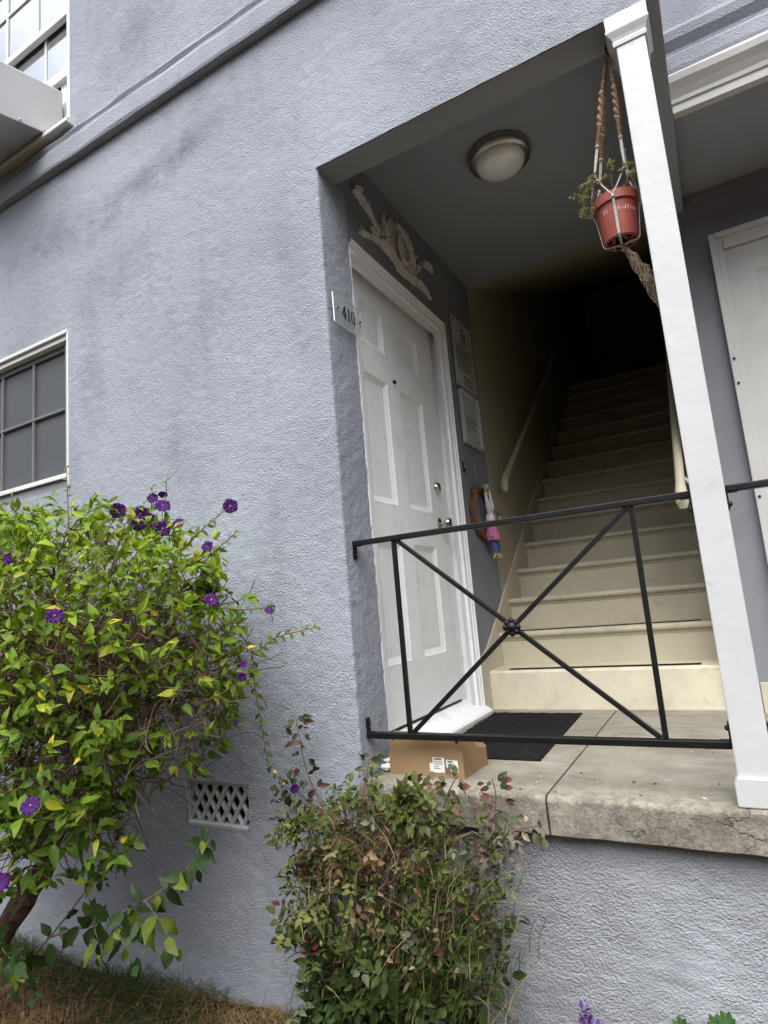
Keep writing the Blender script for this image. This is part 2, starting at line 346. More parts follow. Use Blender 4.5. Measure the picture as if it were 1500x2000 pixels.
def sheet(name, us, vs, fn, holes, mat, parent, smooth=True):
    U, V = np.meshgrid(us, vs); P = fn(U, V).reshape(-1, 3); nu, nv = len(us), len(vs)
    ii, jj = np.meshgrid(np.arange(nu - 1), np.arange(nv - 1)); cu = (us[ii] + us[ii + 1]) / 2; cv = (vs[jj] + vs[jj + 1]) / 2
    keep = np.ones(ii.shape, bool)
    for (a, b, c, d) in holes: keep &= ~((cu > a) & (cu < b) & (cv > c) & (cv < d))
    i = ii[keep]; j = jj[keep]; F = np.stack([j * nu + i, j * nu + i + 1, (j + 1) * nu + i + 1, (j + 1) * nu + i], 1)
    return link(name, np_mesh(name, P, F, smooth=smooth), mat, parent)

# ------------------------------------------------------------------ key dimensions (metres)
H = 2.457; HC = 2.715; XP = 1.193; WP = .088; XB = 1.338; YB = 1.318; YE = 1.80; ZG = -.92
YD0, YD1, ZD = .216, 1.2545, 2.24

# ------------------------------------------------------------------ ground
def ground():
    gx = np.concatenate([np.linspace(-60, -4, 8), np.linspace(-3.5, 4, 61), np.linspace(5, 60, 8)])
    gy = np.concatenate([np.linspace(-60, -20, 5), np.linspace(-18, -5, 14), np.linspace(-4.5, .3, 41), [1, 8, 60]])
    def fn(U, V):
        Z = ZG + .05 * (vnoise(U * 2.1 + 50, V * 2.1 + 50, 4) - .5) + .02 * vnoise(U * 9 + 50, V * 9 + 70, 5)
        Z = Z + .055 * np.clip(U + 1.9, 0, 2.2)
        Z = Z + np.clip((-V - 4.5) / 9.5, 0, 1) ** 1.2 * 6.0      # unseen bank behind the camera, added to cut low sky light into the stairs
        Z = np.where(V > .25, ZG - .1, Z)
        return np.stack([U, V, Z], -1)
    o = sheet('ground', gx, gy, fn, [], 'soil', None); o['kind'] = 'structure'; o['label'] = 'bare brown soil at the foot of the wall'
ground()

# ------------------------------------------------------------------ building
B = thing('apartment_building', 'lavender grey stucco apartment house with recessed entry porch and cream stairs', 'building', (0, 0, ZG))
WLX0, WLX1, WLZ0, WLZ1 = -2.72, -1.663, 1.372, 2.244          # lower window opening
WUX0, WUX1, WUZ0, WUZ1 = -2.95, -1.640, 3.500, 5.05           # upper window opening
VX0, VX1, VZ0, VZ1 = -.885, -.537, -.217, -.043               # crawl-space vent
def facade():
    r = .007
    sA = np.concatenate([lin([-3.4, WLX0, -2.2], .05)[:-1], lin([-2.2, WLX1, VX0, VX1, -r], .0085)[:-1], np.linspace(-r, r, 7)[:-1], lin([r, YD0], .0085)])
    zA = lin([-1.25, VZ0, VZ1, WLZ0, WLZ1, H], .0085)
    def fA(S, Z):
        d = relief(S, Z); th = np.clip((S + r) / (2 * r), 0, 1) * math.pi / 2
        x = np.where(S < -r, S, -r + r * np.sin(th)); x = np.where(S > r, 0, x)
        y = np.where(S < -r, 0, r - r * np.cos(th)); y = np.where(S > r, S, y)
        wob = .0025 * (vnoise(Z * 22 + 3, Z * 0 + .5, 8) - .5) * np.exp(-(S / .02) ** 2)
        return np.stack([x + d * np.sin(th) + wob, y - d * np.cos(th), Z], -1)
    o = sheet('front_wall', sA, zA, fA, [(WLX0, WLX1, WLZ0, WLZ1), (VX0, VX1, VZ0, VZ1)], 'stucco', B)
    xB = np.concatenate([lin([-3.4, WUX0, -2.4], .05)[:-1], lin([-2.4, WUX1, XB], .0095)])
    zB = lin([H, WUZ0, WUZ1, 5.3], .0095)
    def fB(X_, Z):
        d = relief(X_, Z); return np.stack([X_, -d, Z], -1)
    sheet('upper_wall', xB, zB, fB, [(WUX0, WUX1, WUZ0, WUZ1)], 'stucco', B)
    # low wall under the porch slab, set back behind the slab edge
    xC = lin([-.01, 3.6], .0095); zC = lin([-1.25, -.105], .0095)
    def fC(X_, Z):
        d = relief(X_ + 7, Z, 1.35, .6); return np.stack([X_, .045 - d, Z], -1)
    sheet('porch_base_wall', xC, zC, fC, [], 'stucco_low', B)
facade()
# reveals of the openings
def reveal(name, x0, x1, z0, z1, dep, mat):
    mb = MB(); y0 = .003
    mb.box(x0 - .03, x0, y0, dep, z0 - .03, z1 + .03).box(x1, x1 + .03, y0, dep, z0 - .03, z1 + .03)
    mb.box(x0, x1, y0, dep, z1, z1 + .03).box(x0, x1, y0, dep, z0 - .03, z0)
    return build(name, mb, mat, B)
# lintel soffit and lintel back
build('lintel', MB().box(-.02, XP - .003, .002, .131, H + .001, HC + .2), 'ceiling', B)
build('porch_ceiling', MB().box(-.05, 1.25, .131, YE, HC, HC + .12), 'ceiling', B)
build('beam', MB().box(XP, XB, .002, YB + .02, H, 5.25), 'ceiling', B, .004)
# left wall of the porch (door wall) with its opening
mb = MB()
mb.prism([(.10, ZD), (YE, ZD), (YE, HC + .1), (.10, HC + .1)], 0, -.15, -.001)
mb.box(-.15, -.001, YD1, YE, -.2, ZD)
build('door_wall', mb, 'wall_shaded', B)
# stairwell
zt = 5.4
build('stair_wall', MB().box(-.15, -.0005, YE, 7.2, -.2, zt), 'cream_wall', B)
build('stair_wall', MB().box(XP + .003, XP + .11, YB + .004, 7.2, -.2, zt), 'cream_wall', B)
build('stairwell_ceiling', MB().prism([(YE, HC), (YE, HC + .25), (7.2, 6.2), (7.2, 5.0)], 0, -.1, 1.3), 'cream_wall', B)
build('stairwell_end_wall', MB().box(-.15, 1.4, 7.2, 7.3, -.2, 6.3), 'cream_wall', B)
# right-hand porch: back wall, ceiling, upper wall set back
build('porch_back_wall', MB().box(XP + .005, 4.2, YB, YB + .1, -.2, 3.2), 'wall_shaded', B)
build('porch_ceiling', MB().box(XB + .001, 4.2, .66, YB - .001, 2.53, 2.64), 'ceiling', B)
YR = .65
xs = lin([XB + .002, 4.2], .02); zs = lin([2.52, 5.3], .02)
sheet('upper_wall', xs, zs, lambda U, V: np.stack([U, YR - relief(U + 3, V, .45), V], -1), [], 'stucco_right', B)
# mouldings, swept along x
def moulding(name, prof, x0, x1, y, mat, wob=.0, bev=.0015):
    xs = np.linspace(x0, x1, max(2, int((x1 - x0) / .05))); mb = MB(); k = len(prof)
    vs = []
    for i, x in enumerate(xs):
        for j, (d, z) in enumerate(prof):
            e = wob * (vnoise(np.array([x * 7 + 31.]), np.array([j * 1.7 + 5.]), 11)[0] - .5) if d > 0 else 0
            vs.append((x, y - d - e, z + e))
    fs = [(i * k + j, (i + 1) * k + j, (i + 1) * k + (j + 1) % k, i * k + (j + 1) % k) for i in range(len(xs) - 1) for j in range(k)]
    fs += [tuple(range(k)), tuple(range((len(xs) - 1) * k, len(xs) * k))]
    mb.add(vs, fs); return build(name, mb, mat, B, bev)
moulding('belt_moulding', [(-.01, 3.232), (.045, 3.235), (.05, 3.25), (.05, 3.34), (.034, 3.365), (.030, 3.385), (.040, 3.405), (.030, 3.424), (.004, 3.438), (-.01, 3.438)], -3.4, XB, 0, 'stucco', .005)
moulding('belt_moulding', [(-.01, 2.66), (.03, 2.665), (.034, 2.68), (.034, 2.735), (.022, 2.752), (.020, 2.768), (.046, 2.80), (.050, 2.835), (.038, 2.86), (.004, 2.885), (-.01, 2.885)], XB + .003, 4.2, YR, 'stucco_right', .004)
moulding('cornice_trim', [(-.02, 2.497), (.016, 2.497), (.018, 2.528), (.026, 2.532), (.030, 2.55), (.046, 2.575), (.066, 2.60), (.072, 2.625), (.060, 2.642), (.0, 2.648), (-.02, 2.648)], XB + .004, 4.2, YR, 'white_dimmed', .003)
mb = MB().box(-3.6, XB + .05, -.05, 7.4, 5.3, 5.4).box(XB, 4.4, YR - .05, 7.4, 5.3, 5.4)
build('roof', mb, 'stucco', B)

# ---- porch floor: two cast slabs with an open joint
def slab(x0, x1):
    r = .018; yf = -.022; zt_ = 0.0; zb = -.117
    prof = [(1.46, zb), (1.46, zt_), (yf + r * 1.6, zt_)] + [(yf + r - r * math.sin(t), zt_ - r + r * math.cos(t)) for t in np.linspace(.35, math.pi / 2, 5)] + [(yf + .003, zb + .006), (yf + .010, zb)]
    n = max(2, int((x1 - x0) / .02)); k = len(prof); vs = []
    for i in range(n + 1):
        x = x0 + (x1 - x0) * i / n
        for j, (y, z) in enumerate(prof):
            e = .006 * (vnoise(np.array([x * 16 + 11.]), np.array([j * .6 + 3.]), 21)[0] - .5) if j >= 3 else 0
            vs.append((x, y + e, z + e * .5))
    fs = [(i * k + j, (i + 1) * k + j, (i + 1) * k + (j + 1) % k, i * k + (j + 1) % k) for i in range(n) for j in range(k)]
    fs += [tuple(range(k)), tuple(range(n * k, (n + 1) * k))]
    return build('porch_slab', MB().add(vs, fs), 'concrete', B)
slab(.002, .6655); slab(.6725, 4.0)
build('slab_joint', MB().box(.6655, .6725, .0, 1.4, -.1, -.008), 'soil', B)

# ---- stairs
RISE, RUN, S0, Z1 = .195, .26, 1.389, .207
stairs = build('staircase', MB().box(.01, XP, S0 + .3, 5.3, -.15, -.1), 'cream', B)
def step_mesh(k):
    y = S0 + RUN * k; z = Z1 + RISE * k; mb = MB()
    if k == 0:
        return mb.prism([(y, -.02), (y + .004, z - .012), (y + .014, z), (y + RUN + .1, z), (y + RUN + .1, -.02)], 0, .001, XP + .002), None
    zl = z - RISE
    riser = MB().box(.014, XP + .002, y, y + .02, zl - .02, z - .03)
    c = [(y - .012 - .018 * math.sin(t), z - .018 + .018 * math.cos(t)) for t in np.linspace(0, math.pi, 9)]
    tread = MB().prism(c + [(y + .01, z - .036), (y + RUN + .03, z - .036), (y + RUN + .03, z)], 0, .006, XP + .002)
    tread.prism([(y + .001, z - .036), (y - .010, z - .037), (y - .008, z - .046), (y + .001, z - .056)], 0, .010, XP + .002)
    return tread, riser
for k in range(15):
    t, r = step_mesh(k); s = build('step', t, 'cream_step_lit' if k < 1 else 'cream', stairs, .003 if k == 0 else 0, False)
    if r: build('riser', r, 'cream', s)
build('landing', MB().box(.0, XP, S0 + RUN * 15 - .02, 7.2, Z1 + RISE * 14 - .1, Z1 + RISE * 14 + .001), 'cream', stairs)
# worn rubber strips lying on the two lowest treads
build('tread_strip', MB().box(.12, 1.08, S0 + .030, S0 + .075, Z1 + .001, Z1 + .004), 'mat', stairs)
build('tread_strip', MB().box(.12, 1.10, S0 + RUN + .012, S0 + RUN + .055, Z1 + RISE + .001, Z1 + RISE + .004), 'mat', stairs)
# skirting board that climbs along the left wall
sk = [(1.262, -.01), (1.262, .262), (1.275, .285), (1.40, .33), (1.60, .47), (1.72, .56), (6.0, .56 + 4.28 * .75), (6.0, 2.9), (1.50, -.01)]
build('skirting_board', MB().prism(sk, 0, -.0008, .013), 'cream', stairs, .003)
build('skirting_board', MB().prism([(YB + .2, -.01), (YB + .2, .4), (6.0, .4 + 4.5 * .75), (6.0, 2.9), (1.7, -.01)], 0, XP - .012, XP + .004), 'cream', stairs, .003)
# handrails on both stair walls
def handrail(x, wallx, pts, end):
    h = build('handrail', MB().tube(pts, .021, 10), 'cream', stairs, 0, True)
    p = Vector(pts[0]); build('rail_end', MB().tube([p + Vector((0, .03, .03)), p + Vector((0, -.012, -.014)), p + Vector((0, -.03, -.055)), p + Vector((0, -.022, -.085))], [.022, .026, .028, .018], 10), 'cream', h, 0, True)
    for q in (.08, .5, .9):
        c = Vector(pts[0]).lerp(Vector(pts[-1]), q); build('bracket', MB().tube([c + Vector((0, 0, -.015)), c + Vector(((wallx - x) * .5, 0, -.06)), Vector((wallx, c.y, c.z - .06))], .009, 8), 'cream', h, 0, True)
handrail(.065, .0, [(.065, 1.94, 1.385), (.065, 2.4, 1.73), (.065, 2.957, 2.135), (.065, 4.6, 3.36)], 0)
handrail(1.128, XP, [(1.128, 1.10, 1.02), (1.128, 1.56, 1.355), (1.128, 3.0, 2.43)], 1)

# ---- entry door in the left porch wall (faces +x)
door = build('door', MB().box(-.085, -.05, .29, 1.104, .105, 2.176), 'white', B, .002)
def door_panels(parent, cols, rows, face, sgn, axis):
    """raised bevelled panels; axis 'x': door plane normal +x, u=y ; axis 'y': normal -y, u=x"""
    for (a, b) in cols:
        for (c, d) in rows:
            mb = MB(); w = .016; g = .012
            def P(u, z, dep): return (face + sgn * dep, u, z) if axis == 'x' else (u, face + sgn * dep, z)
            def ring(i, dep): return [P(a + i, c + i, dep), P(b - i, c + i, dep), P(b - i, d - i, dep), P(a + i, d - i, dep)]
            rs = [ring(-.002, .0004), ring(.002, .0002), ring(.006, -.003), ring(.030, -.013), ring(.034, -.0135), ring(.050, -.0125)]
            vs = [p for r in rs for p in r]; fs = [(i * 4 + j, i * 4 + (j + 1) % 4, i * 4 + 4 + (j + 1) % 4, i * 4 + 4 + j) for i in range(5) for j in range(4)] + [(20, 21, 22, 23)]
            build('panel', mb.add(vs, fs), 'white' if axis == 'x' else 'white_dimmed', parent)
def door_slab(parent_name, u0, u1, z0, z1, cols, rows, face, sgn, axis, thick):
    """stiles and rails around panel openings"""
    us = sorted({u0, u1} | {x for c in cols for x in c}); zs_ = sorted({z0, z1} | {x for r in rows for x in r}); mb = MB()
    for a, b in zip(us[:-1], us[1:]):
        for c, d in zip(zs_[:-1], zs_[1:]):
            if any(abs(a - p) < 1e-6 for p, q in cols) and any(abs(c - p) < 1e-6 for p, q in rows): continue
            P = (lambda u, z: (face, u, z)) if axis == 'x' else (lambda u, z: (u, face, z))
            mb.quad(P(a, c), P(b, c), P(b, d), P(a, d))
    bx = MB()
    if axis == 'x': mb.box(face - sgn * thick, face - sgn * .0165, u0, u1, z0, z1)
    else: mb.box(u0, u1, min(face - sgn * .0165, face - sgn * thick), max(face - sgn * .0165, face - sgn * thick), z0, z1)
    return mb
bpy.data.objects.remove(door, do_unlink=True)
DC = [(.345, .577), (.708, .968)]; DR = [(.36, .90), (1.076, 1.686), (1.83, 2.038)]
door = build('door', door_slab('door', .29, 1.104, .105, 2.176, DC, DR, -.05, 1, 'x', .045), 'white', B)
door_panels(door, DC, DR, -.05, 1, 'x')
build('peephole', MB().lathe([(.0, .012), (.006, .012), (.010, .009), (.011, 0)], (-.05, .649, 1.712), (1, 0, 0), 14), 'black_iron', door, 0, True)
build('deadbolt', MB().lathe([(.030, 0), (.031, .006), (.026, .018), (.018, .024), (.0, .025)], (-.05, 1.046, 1.226), (1, 0, 0), 22), 'chrome', door, 0, True)
kb = build('door_knob', MB().lathe([(.032, 0), (.033, .005), (.024, .009), (.011, .014), (.011, .032), (.022, .040), (.028, .052), (.024, .064), (.0, .068)], (-.05, 1.046, 1.026), (1, 0, 0), 22), 'chrome', door, 0, True)
# door frame with stepped casing (header, latch jamb, hidden hinge jamb), sill
fr = build('door_frame', MB().box(-.15, -.052, 1.106, YD1, .0, ZD).box(-.15, -.052, YD0, 1.106, 2.179, ZD).box(-.15, -.052, YD0, .288, .0, 2.179), 'white', B, .002)
def casing(profile, z0):
    """profile: (offset from the outer edge inwards, x). Runs up the latch side and over the head."""
    mb = MB(); k = len(profile); vs = []
    for (yo, zo, kk) in ((YD1, -1, 0), (YD1, ZD, 1), (YD0 - .004, ZD, 2)):
        for (d, x) in profile:
            if kk == 0: vs.append((x, yo - d, z0))
            elif kk == 1: vs.append((x, yo - d, ZD - d))
            else: vs.append((x, yo, ZD - d))
    fs = [(i * k + j, (i + 1) * k + j, (i + 1) * k + j + 1, i * k + j + 1) for i in range(2) for j in range(k - 1)]
    return mb.add(vs, fs)
build('casing', casing([(-.002, -.02), (-.002, .020), (.010, .023), (.014, .016), (.026, .014), (.030, .008), (.055, .005), (.058, -.010), (.100, -.014), (.103, -.030), (.130, -.034), (.133, -.052)][:9] + [(.064, -.026), (.066, -.052)], .0), 'white', fr)
build('casing', MB().box(-.05, .004, YD0 - .003, YD0 + .012, .0, ZD - .004), 'white', fr, .002)
build('door_sill', MB().prism([(-.10, 0), (.052, 0), (.056, .018), (.046, .030), (-.035, .070), (-.050, .092), (-.10, .095)], 1, YD0 + .003, YD1 + .012), 'white', fr, .003)
build('sill_gap', MB().box(-.07, -.0485, .30, 1.10, .0945, .1045), 'black_iron', fr)

# ---- neighbour's door in the right porch
rd = build('door', door_slab('door', 1.475, 2.30, .10, 2.175, [(1.585, 1.825), (1.95, 2.19)], [(.36, .90), (1.076, 1.70), (1.84, 2.04)], YB - .022, -1, 'y', .0215), 'white_dimmed', B)
door_panels(rd, [(1.585, 1.825), (1.95, 2.19)], [(.36, .90), (1.076, 1.70), (1.84, 2.04)], YB - .022, -1, 'y')
rf = build('door_frame', MB().box(1.424, 1.474, YB - .044, YB - .0005, .0, 2.255).box(2.302, 2.352, YB - .044, YB - .0005, .0, 2.255).box(1.474, 2.302, YB - .044, YB - .0005, 2.178, 2.255), 'white_dimmed', B, .006)
build('casing', MB().box(1.418, 1.446, YB - .056, YB - .0435, .0, 2.262).box(1.446, 2.33, YB - .056, YB - .0435, 2.234, 2.262), 'white_dimmed', rf, .004)
build('baseboard', MB().box(XP + .115, 1.416, YB - .016, YB - .0006, .0, .135), 'cream', B, .003)
for z in (1.62, 1.50, .96):
    build('hinge_screw', MB().lathe([(.006, 0), (.006, .006), (0, .008)], (1.434 + .0 * z, YB - .056, z), (0, -1, 0), 8), 'black_iron', rf)

# ---- porch post
post = build('porch_post', MB().box(XP, XP + WP, .002, .09, .07, 2.37), 'white_post', B, .003)
build('post_base', MB().prism([(XP - .010, 0.001), (XP + WP + .010, 0.001), (XP + WP + .010, .060), (XP + WP + .002, .078), (XP - .002, .078), (XP - .010, .060)], 1, -.0085, .10), 'white_post', post, .004)
cap = MB(); prof = [(.002, 2.345), (.008, 2.347), (.010, 2.360), (.006, 2.366), (.012, 2.378), (.022, 2.392), (.026, 2.398), (.026, 2.404), (.023, 2.407), (.024, 2.4555)]
cx0, cx1, cy0, cy1 = XP, XP + WP, .002, .09
vs = [p for d, z in prof for p in ((cx0 - d, cy0 - d * .55, z), (cx1 + d * .75, cy0 - d * .55, z), (cx1 + d * .75, cy1 + d + .03, z), (cx0 - d, cy1 + d + .03, z))]
fs = [(i * 4 + j, i * 4 + (j + 1) % 4, i * 4 + 4 + (j + 1) % 4, i * 4 + 4 + j) for i in range(len(prof) - 1) for j in range(4)] + [(0, 1, 2, 3), tuple(range(len(prof) * 4 - 4, len(prof) * 4))]
build('post_capital', cap.add(vs, fs), 'white_post', post, .0012)

# ---- lower window
wl = build('window', MB().box(WLX0, WLX1, -.016, .06, WLZ1 - .016, WLZ1 + .004).box(WLX1 - .012, WLX1 + .004, -.014, .06, WLZ0, WLZ1 - .016).box(WLX0 - .004, WLX0 + .012, -.014, .06, WLZ0, WLZ1 - .016), 'white_win', B, .002)
build('window_head', MB().box(WLX0 + .012, WLX1 - .012, .0, .05, WLZ1 - .046, WLZ1 - .0165), 'white_win', wl, .004)
wx = [-2.68, -2.363, -2.053, -1.742]
build('screen_frame', MB().box(WLX0 + .012, -1.735, .036, .062, 2.166, 2.197).box(-1.738, WLX1 - .012, .020, .062, WLZ0 + .04, 2.197), 'win_grey', wl, .002)
for i, (a, b) in enumerate(zip(wx[:-1], wx[1:])):
    for c, d in ((1.452, 1.822), (1.838, 2.166)):
        build('pane', MB().box(a + .009, b - .006, .052, .056, c, d), 'screen_glass', wl)
    build('muntin', MB().box(a - .009, a + .009, .036, .060, 1.452, 2.166), 'win_grey', wl, .002)
build('muntin', MB().box(-2.70, -1.742, .034, .0605, 1.822, 1.838), 'win_grey', wl, .002)
build('window_sill', MB().box(WLX0, WLX1 - .012, -.006, .055, 1.424, 1.450), 'white_win', wl, .003)
build('window_apron', MB().box(WLX0, WLX1 - .012, .012, .055, WLZ0, 1.4235), 'wall_shaded', wl)
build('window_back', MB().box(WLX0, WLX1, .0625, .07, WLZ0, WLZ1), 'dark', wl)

# ---- upper window, double hung with small panes, lower sash raised over an air conditioner
wu = build('window', MB().box(WUX1 - .022, WUX1 + .004, -.012, .12, WUZ0, WUZ1).box(WUX0, WUX1 - .022, -.012, .12, WUZ1 - .03, WUZ1), 'white_win', B, .002)
xr = WUX1 - .022
gx_ = [-2.70, -2.367, -2.030, xr - .02]
ZM = 4.372                                                        # foot of the upper sash
build('sash_rail', MB().box(WUX0, xr, .030, .062, 4.325, ZM), 'white_win', wu, .003)
for a, b in zip(gx_[:-1], gx_[1:]):
    for c, d in ((ZM, 4.70), (4.722, 5.02)):
        build('pane', MB().box(a + .008, b - .008, .046, .050, c, d), 'sky_glass', wu)
    build('muntin', MB().box(a - .011, a + .011, .036, .058, ZM, 5.02), 'white_win', wu, .003)
build('muntin', MB().box(WUX0, xr, .037, .0585, 4.70, 4.722), 'white_win', wu, .003)
build('sash_stile', MB().box(xr - .022, xr - .0005, .030, .062, ZM, 5.02), 'white_win', wu, .003)
build('sash_rail', MB().box(WUX0, xr, .064, .096, 3.955, 4.02), 'white_win', wu, .003)
lx = [-2.70, -2.345, -1.995, xr - .018]
for a, b in zip(lx[:-1], lx[1:]):
    build('pane', MB().box(a + .008, b - .008, .074, .078, 4.02, 4.60), 'sky_glass', wu)
    build('muntin', MB().box(a - .011, a + .011, .067, .088, 4.02, 4.60), 'white_win', wu, .003)
build('sash_stile', MB().box(xr - .02, xr - .0005, .064, .094, 4.02, 4.60), 'white_win', wu, .003)
mb = MB(); n = 7; pts = []
for i in range(n * 2 + 1): pts.append((-1.86 + (xr + 1.86 - .002) * i / (2 * n), .085 + (.014 if i % 2 else 0)))
for a, b in zip(pts[:-1], pts[1:]): mb.quad((a[0], a[1], 3.535), (b[0], b[1], 3.535), (b[0], b[1], 3.955), (a[0], a[1], 3.955))
build('accordion_panel', mb, 'white_win', wu)
build('window_sill', MB().prism([(-.062, 3.448), (-.068, 3.452), (-.066, 3.478), (-.055, 3.486), (.11, 3.535), (.11, 3.448)], 0, WUX0 - .05, WUX1 + .055), 'white_win', wu, .003)
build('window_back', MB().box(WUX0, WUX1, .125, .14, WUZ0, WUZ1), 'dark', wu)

# ---- crawl-space vent with plaster diamond lattice
vent = build('vent', MB().box(VX0 - .004, VX0 + .010, .006, .045, VZ0, VZ1).box(VX1 - .010, VX1 + .004, .006, .045, VZ0, VZ1).box(VX0 + .010, VX1 - .010, .006, .045, VZ1 - .014, VZ1).box(VX0 + .010, VX1 - .010, -.006, .045, VZ0 - .004, VZ0 + .012), 'ridge', B, .003)
build('vent_shaft', MB().box(VX0, VX1, .06, .07, VZ0, VZ1).box(VX0 - .01, VX0, .045, .06, VZ0, VZ1).box(VX1, VX1 + .01, .045, .06, VZ0, VZ1), 'dark', vent)
def clipbar(x, sl):
    a = Vector((x, 0, VZ0 + .006)); hgt = VZ1 - VZ0 - .016; b = Vector((x + sl * hgt, 0, VZ0 + .006 + hgt)); t0, t1 = 0., 1.
    for lim, s in ((VX0 + .008, 1), (VX1 - .008, -1)):
        da, db = s * (a.x - lim), s * (b.x - lim)
        if da < 0 and db < 0: return None
        if da < 0: t0 = max(t0, -da / (db - da))
        if db < 0: t1 = min(t1, da / (da - db))
    return (a.lerp(b, t0), a.lerp(b, t1)) if t1 - t0 > .12 else None
for sl, y in ((.66, .020), (-.66, .026)):
    for i in range(-4, 11):
        r = clipbar(VX0 + .0 + i * .058, sl)
        if r:
            a, b = r; a = a + Vector((0, y, 0)); b = b + Vector((0, y, 0)); n = 6
            pts = [a.lerp(b, t / n) + Vector((random.uniform(-.0015, .0015), random.uniform(-.003, .002), random.uniform(-.0015, .0015))) for t in range(n + 1)]
            build('lattice_bar', MB().tube(pts, [random.uniform(.0085, .0115) for _ in pts], 6), 'ridge', vent, 0, True)

# ------------------------------------------------------------------ things on the building
# window air conditioner
AX1 = -1.805
ac = thing('air_conditioner', 'white metal window air conditioner resting on the upper window sill', 'air conditioner', (-2.15, -.12, 3.44))
def tilt(name, x0, x1, y0, y1, z0, z1, mat, bev):                 # the unit leans outwards to drain
    mb = MB().box(x0, x1, y0, y1, z0, z1); mb.v = [(x, y, z + .25 * (y - .03)) for x, y, z in mb.v]; return build(name, mb, mat, ac, bev)
tilt('casing', -2.46, AX1, -.40, .06, 3.525, 3.845, 'ac', .008)
tilt('base_pan', -2.463, AX1 + .003, -.403, .06, 3.508, 3.5245, 'ac_under', .003)
tilt('flange', AX1 + .0035, AX1 + .007, -.403, .05, 3.508, 3.534, 'ac', .001)
for y in (-.34, -.20, -.06):
    build('screw', MB().lathe([(.008, 0), (.008, .003), (.005, .005), (0, .0055)], (AX1 + .007, y, 3.522 + .25 * (y - .03)), (1, 0, 0), 10), 'chrome', ac)

# iron railings
def railing(x0, x1, label, xs_v, full):
    r = thing('porch_railing', label, 'railing', ((x0 + x1) / 2, .0615, 0), 'iron railings along the porch edge')
    y = .0615
    build('top_rail', MB().bar((x0 + .002, y, .862), (x1 - .002, y, .862), .030, .020), 'black_iron', r, .003)
    build('bottom_rail', MB().bar((x0 + .002, y, .147), (x1 - .002, y, .147), .026, .022), 'black_iron', r, .003)
    a, b = xs_v
    for x in (a, b): build('upright', MB().bar((x, y, .158), (x, y, .852), .016, .016, (0, 1, 0)), 'black_iron', r, .002)
    c = ((a + b) / 2, y, .507)
    for p, q in (((a + .016, y, .850), c), (c, (b - .012, y, .160)), ((a + .014, y, .160), c), (c, (b - .012, y, .850))):
        p, q = Vector(p), Vector(q); off = Vector((0, -.0005, 0))
        build('diagonal_bar', MB().bar(p + off, q + off, .015, .015, (0, 1, 0)), 'black_iron', r, .002)
    ro = build('rosette', MB().lathe([(.020, -.012), (.022, 0), (.016, .012), (.008, .017), (0, .018)], (c[0], y - .010, c[2]), (0, -1, 0), 16), 'black_iron', r, 0, True)
    for k in range(8):
        t = k * math.pi / 4; build('petal', MB().ball((c[0] + .021 * math.cos(t), y - .014, c[2] + .021 * math.sin(t)), .0105, 8, 6, (1, .8, 1)), 'black_iron', ro, 0, True)
    for x, s in ((x0, 1), (x1, -1)):
        for z, dz in ((.862, -1), (.147, 1)):
            bk = build('bracket', MB().box(min(x, x + s * .005), max(x, x + s * .005), y - .013, y + .013, min(z + dz * .062, z - dz * .008), max(z + dz * .062, z - dz * .008)).box(min(x + s * .004, x + s * .03), max(x + s * .004, x + s * .03), y - .012, y + .012, z + dz * .0105 - .002, z + dz * .0105 + .002), 'black_iron', r, .001)
            build('bolt', MB().lathe([(.008, 0), (.008, .004), (.004, .008), (0, .0085)], (x + s * .005, y, z + dz * .045), (s, 0, 0), 8), 'black_iron', bk)
    return r
railing(.004, XP - .001, 'black iron railing with crossed bars and rosette between wall corner and white post', (.181, 1.023), True)
railing(XP + WP + .001, 3.6, 'black iron railing stub at the right edge, beyond the white post', (1.62, 3.2), False)

# ceiling lamp
lamp = thing('ceiling_light', 'round flush ceiling lamp with nickel rim and frosted dome', 'ceiling light', (.60, .70, HC))
c = (.60, .70, HC)
build('rim', MB().lathe([(.0, -.002), (.150, -.002), (.152, -.018), (.146, -.034), (.132, -.046), (.120, -.047), (.118, -.040), (.0, -.040)], c, (0, 0, 1), 48), 'metal', lamp, 0, True)
build('dome', MB().lathe([(.119, -.036), (.119, -.048), (.110, -.066), (.090, -.082), (.060, -.094), (.030, -.099), (0, -.100)], c, (0, 0, 1), 48), 'frost', lamp, 0, True)

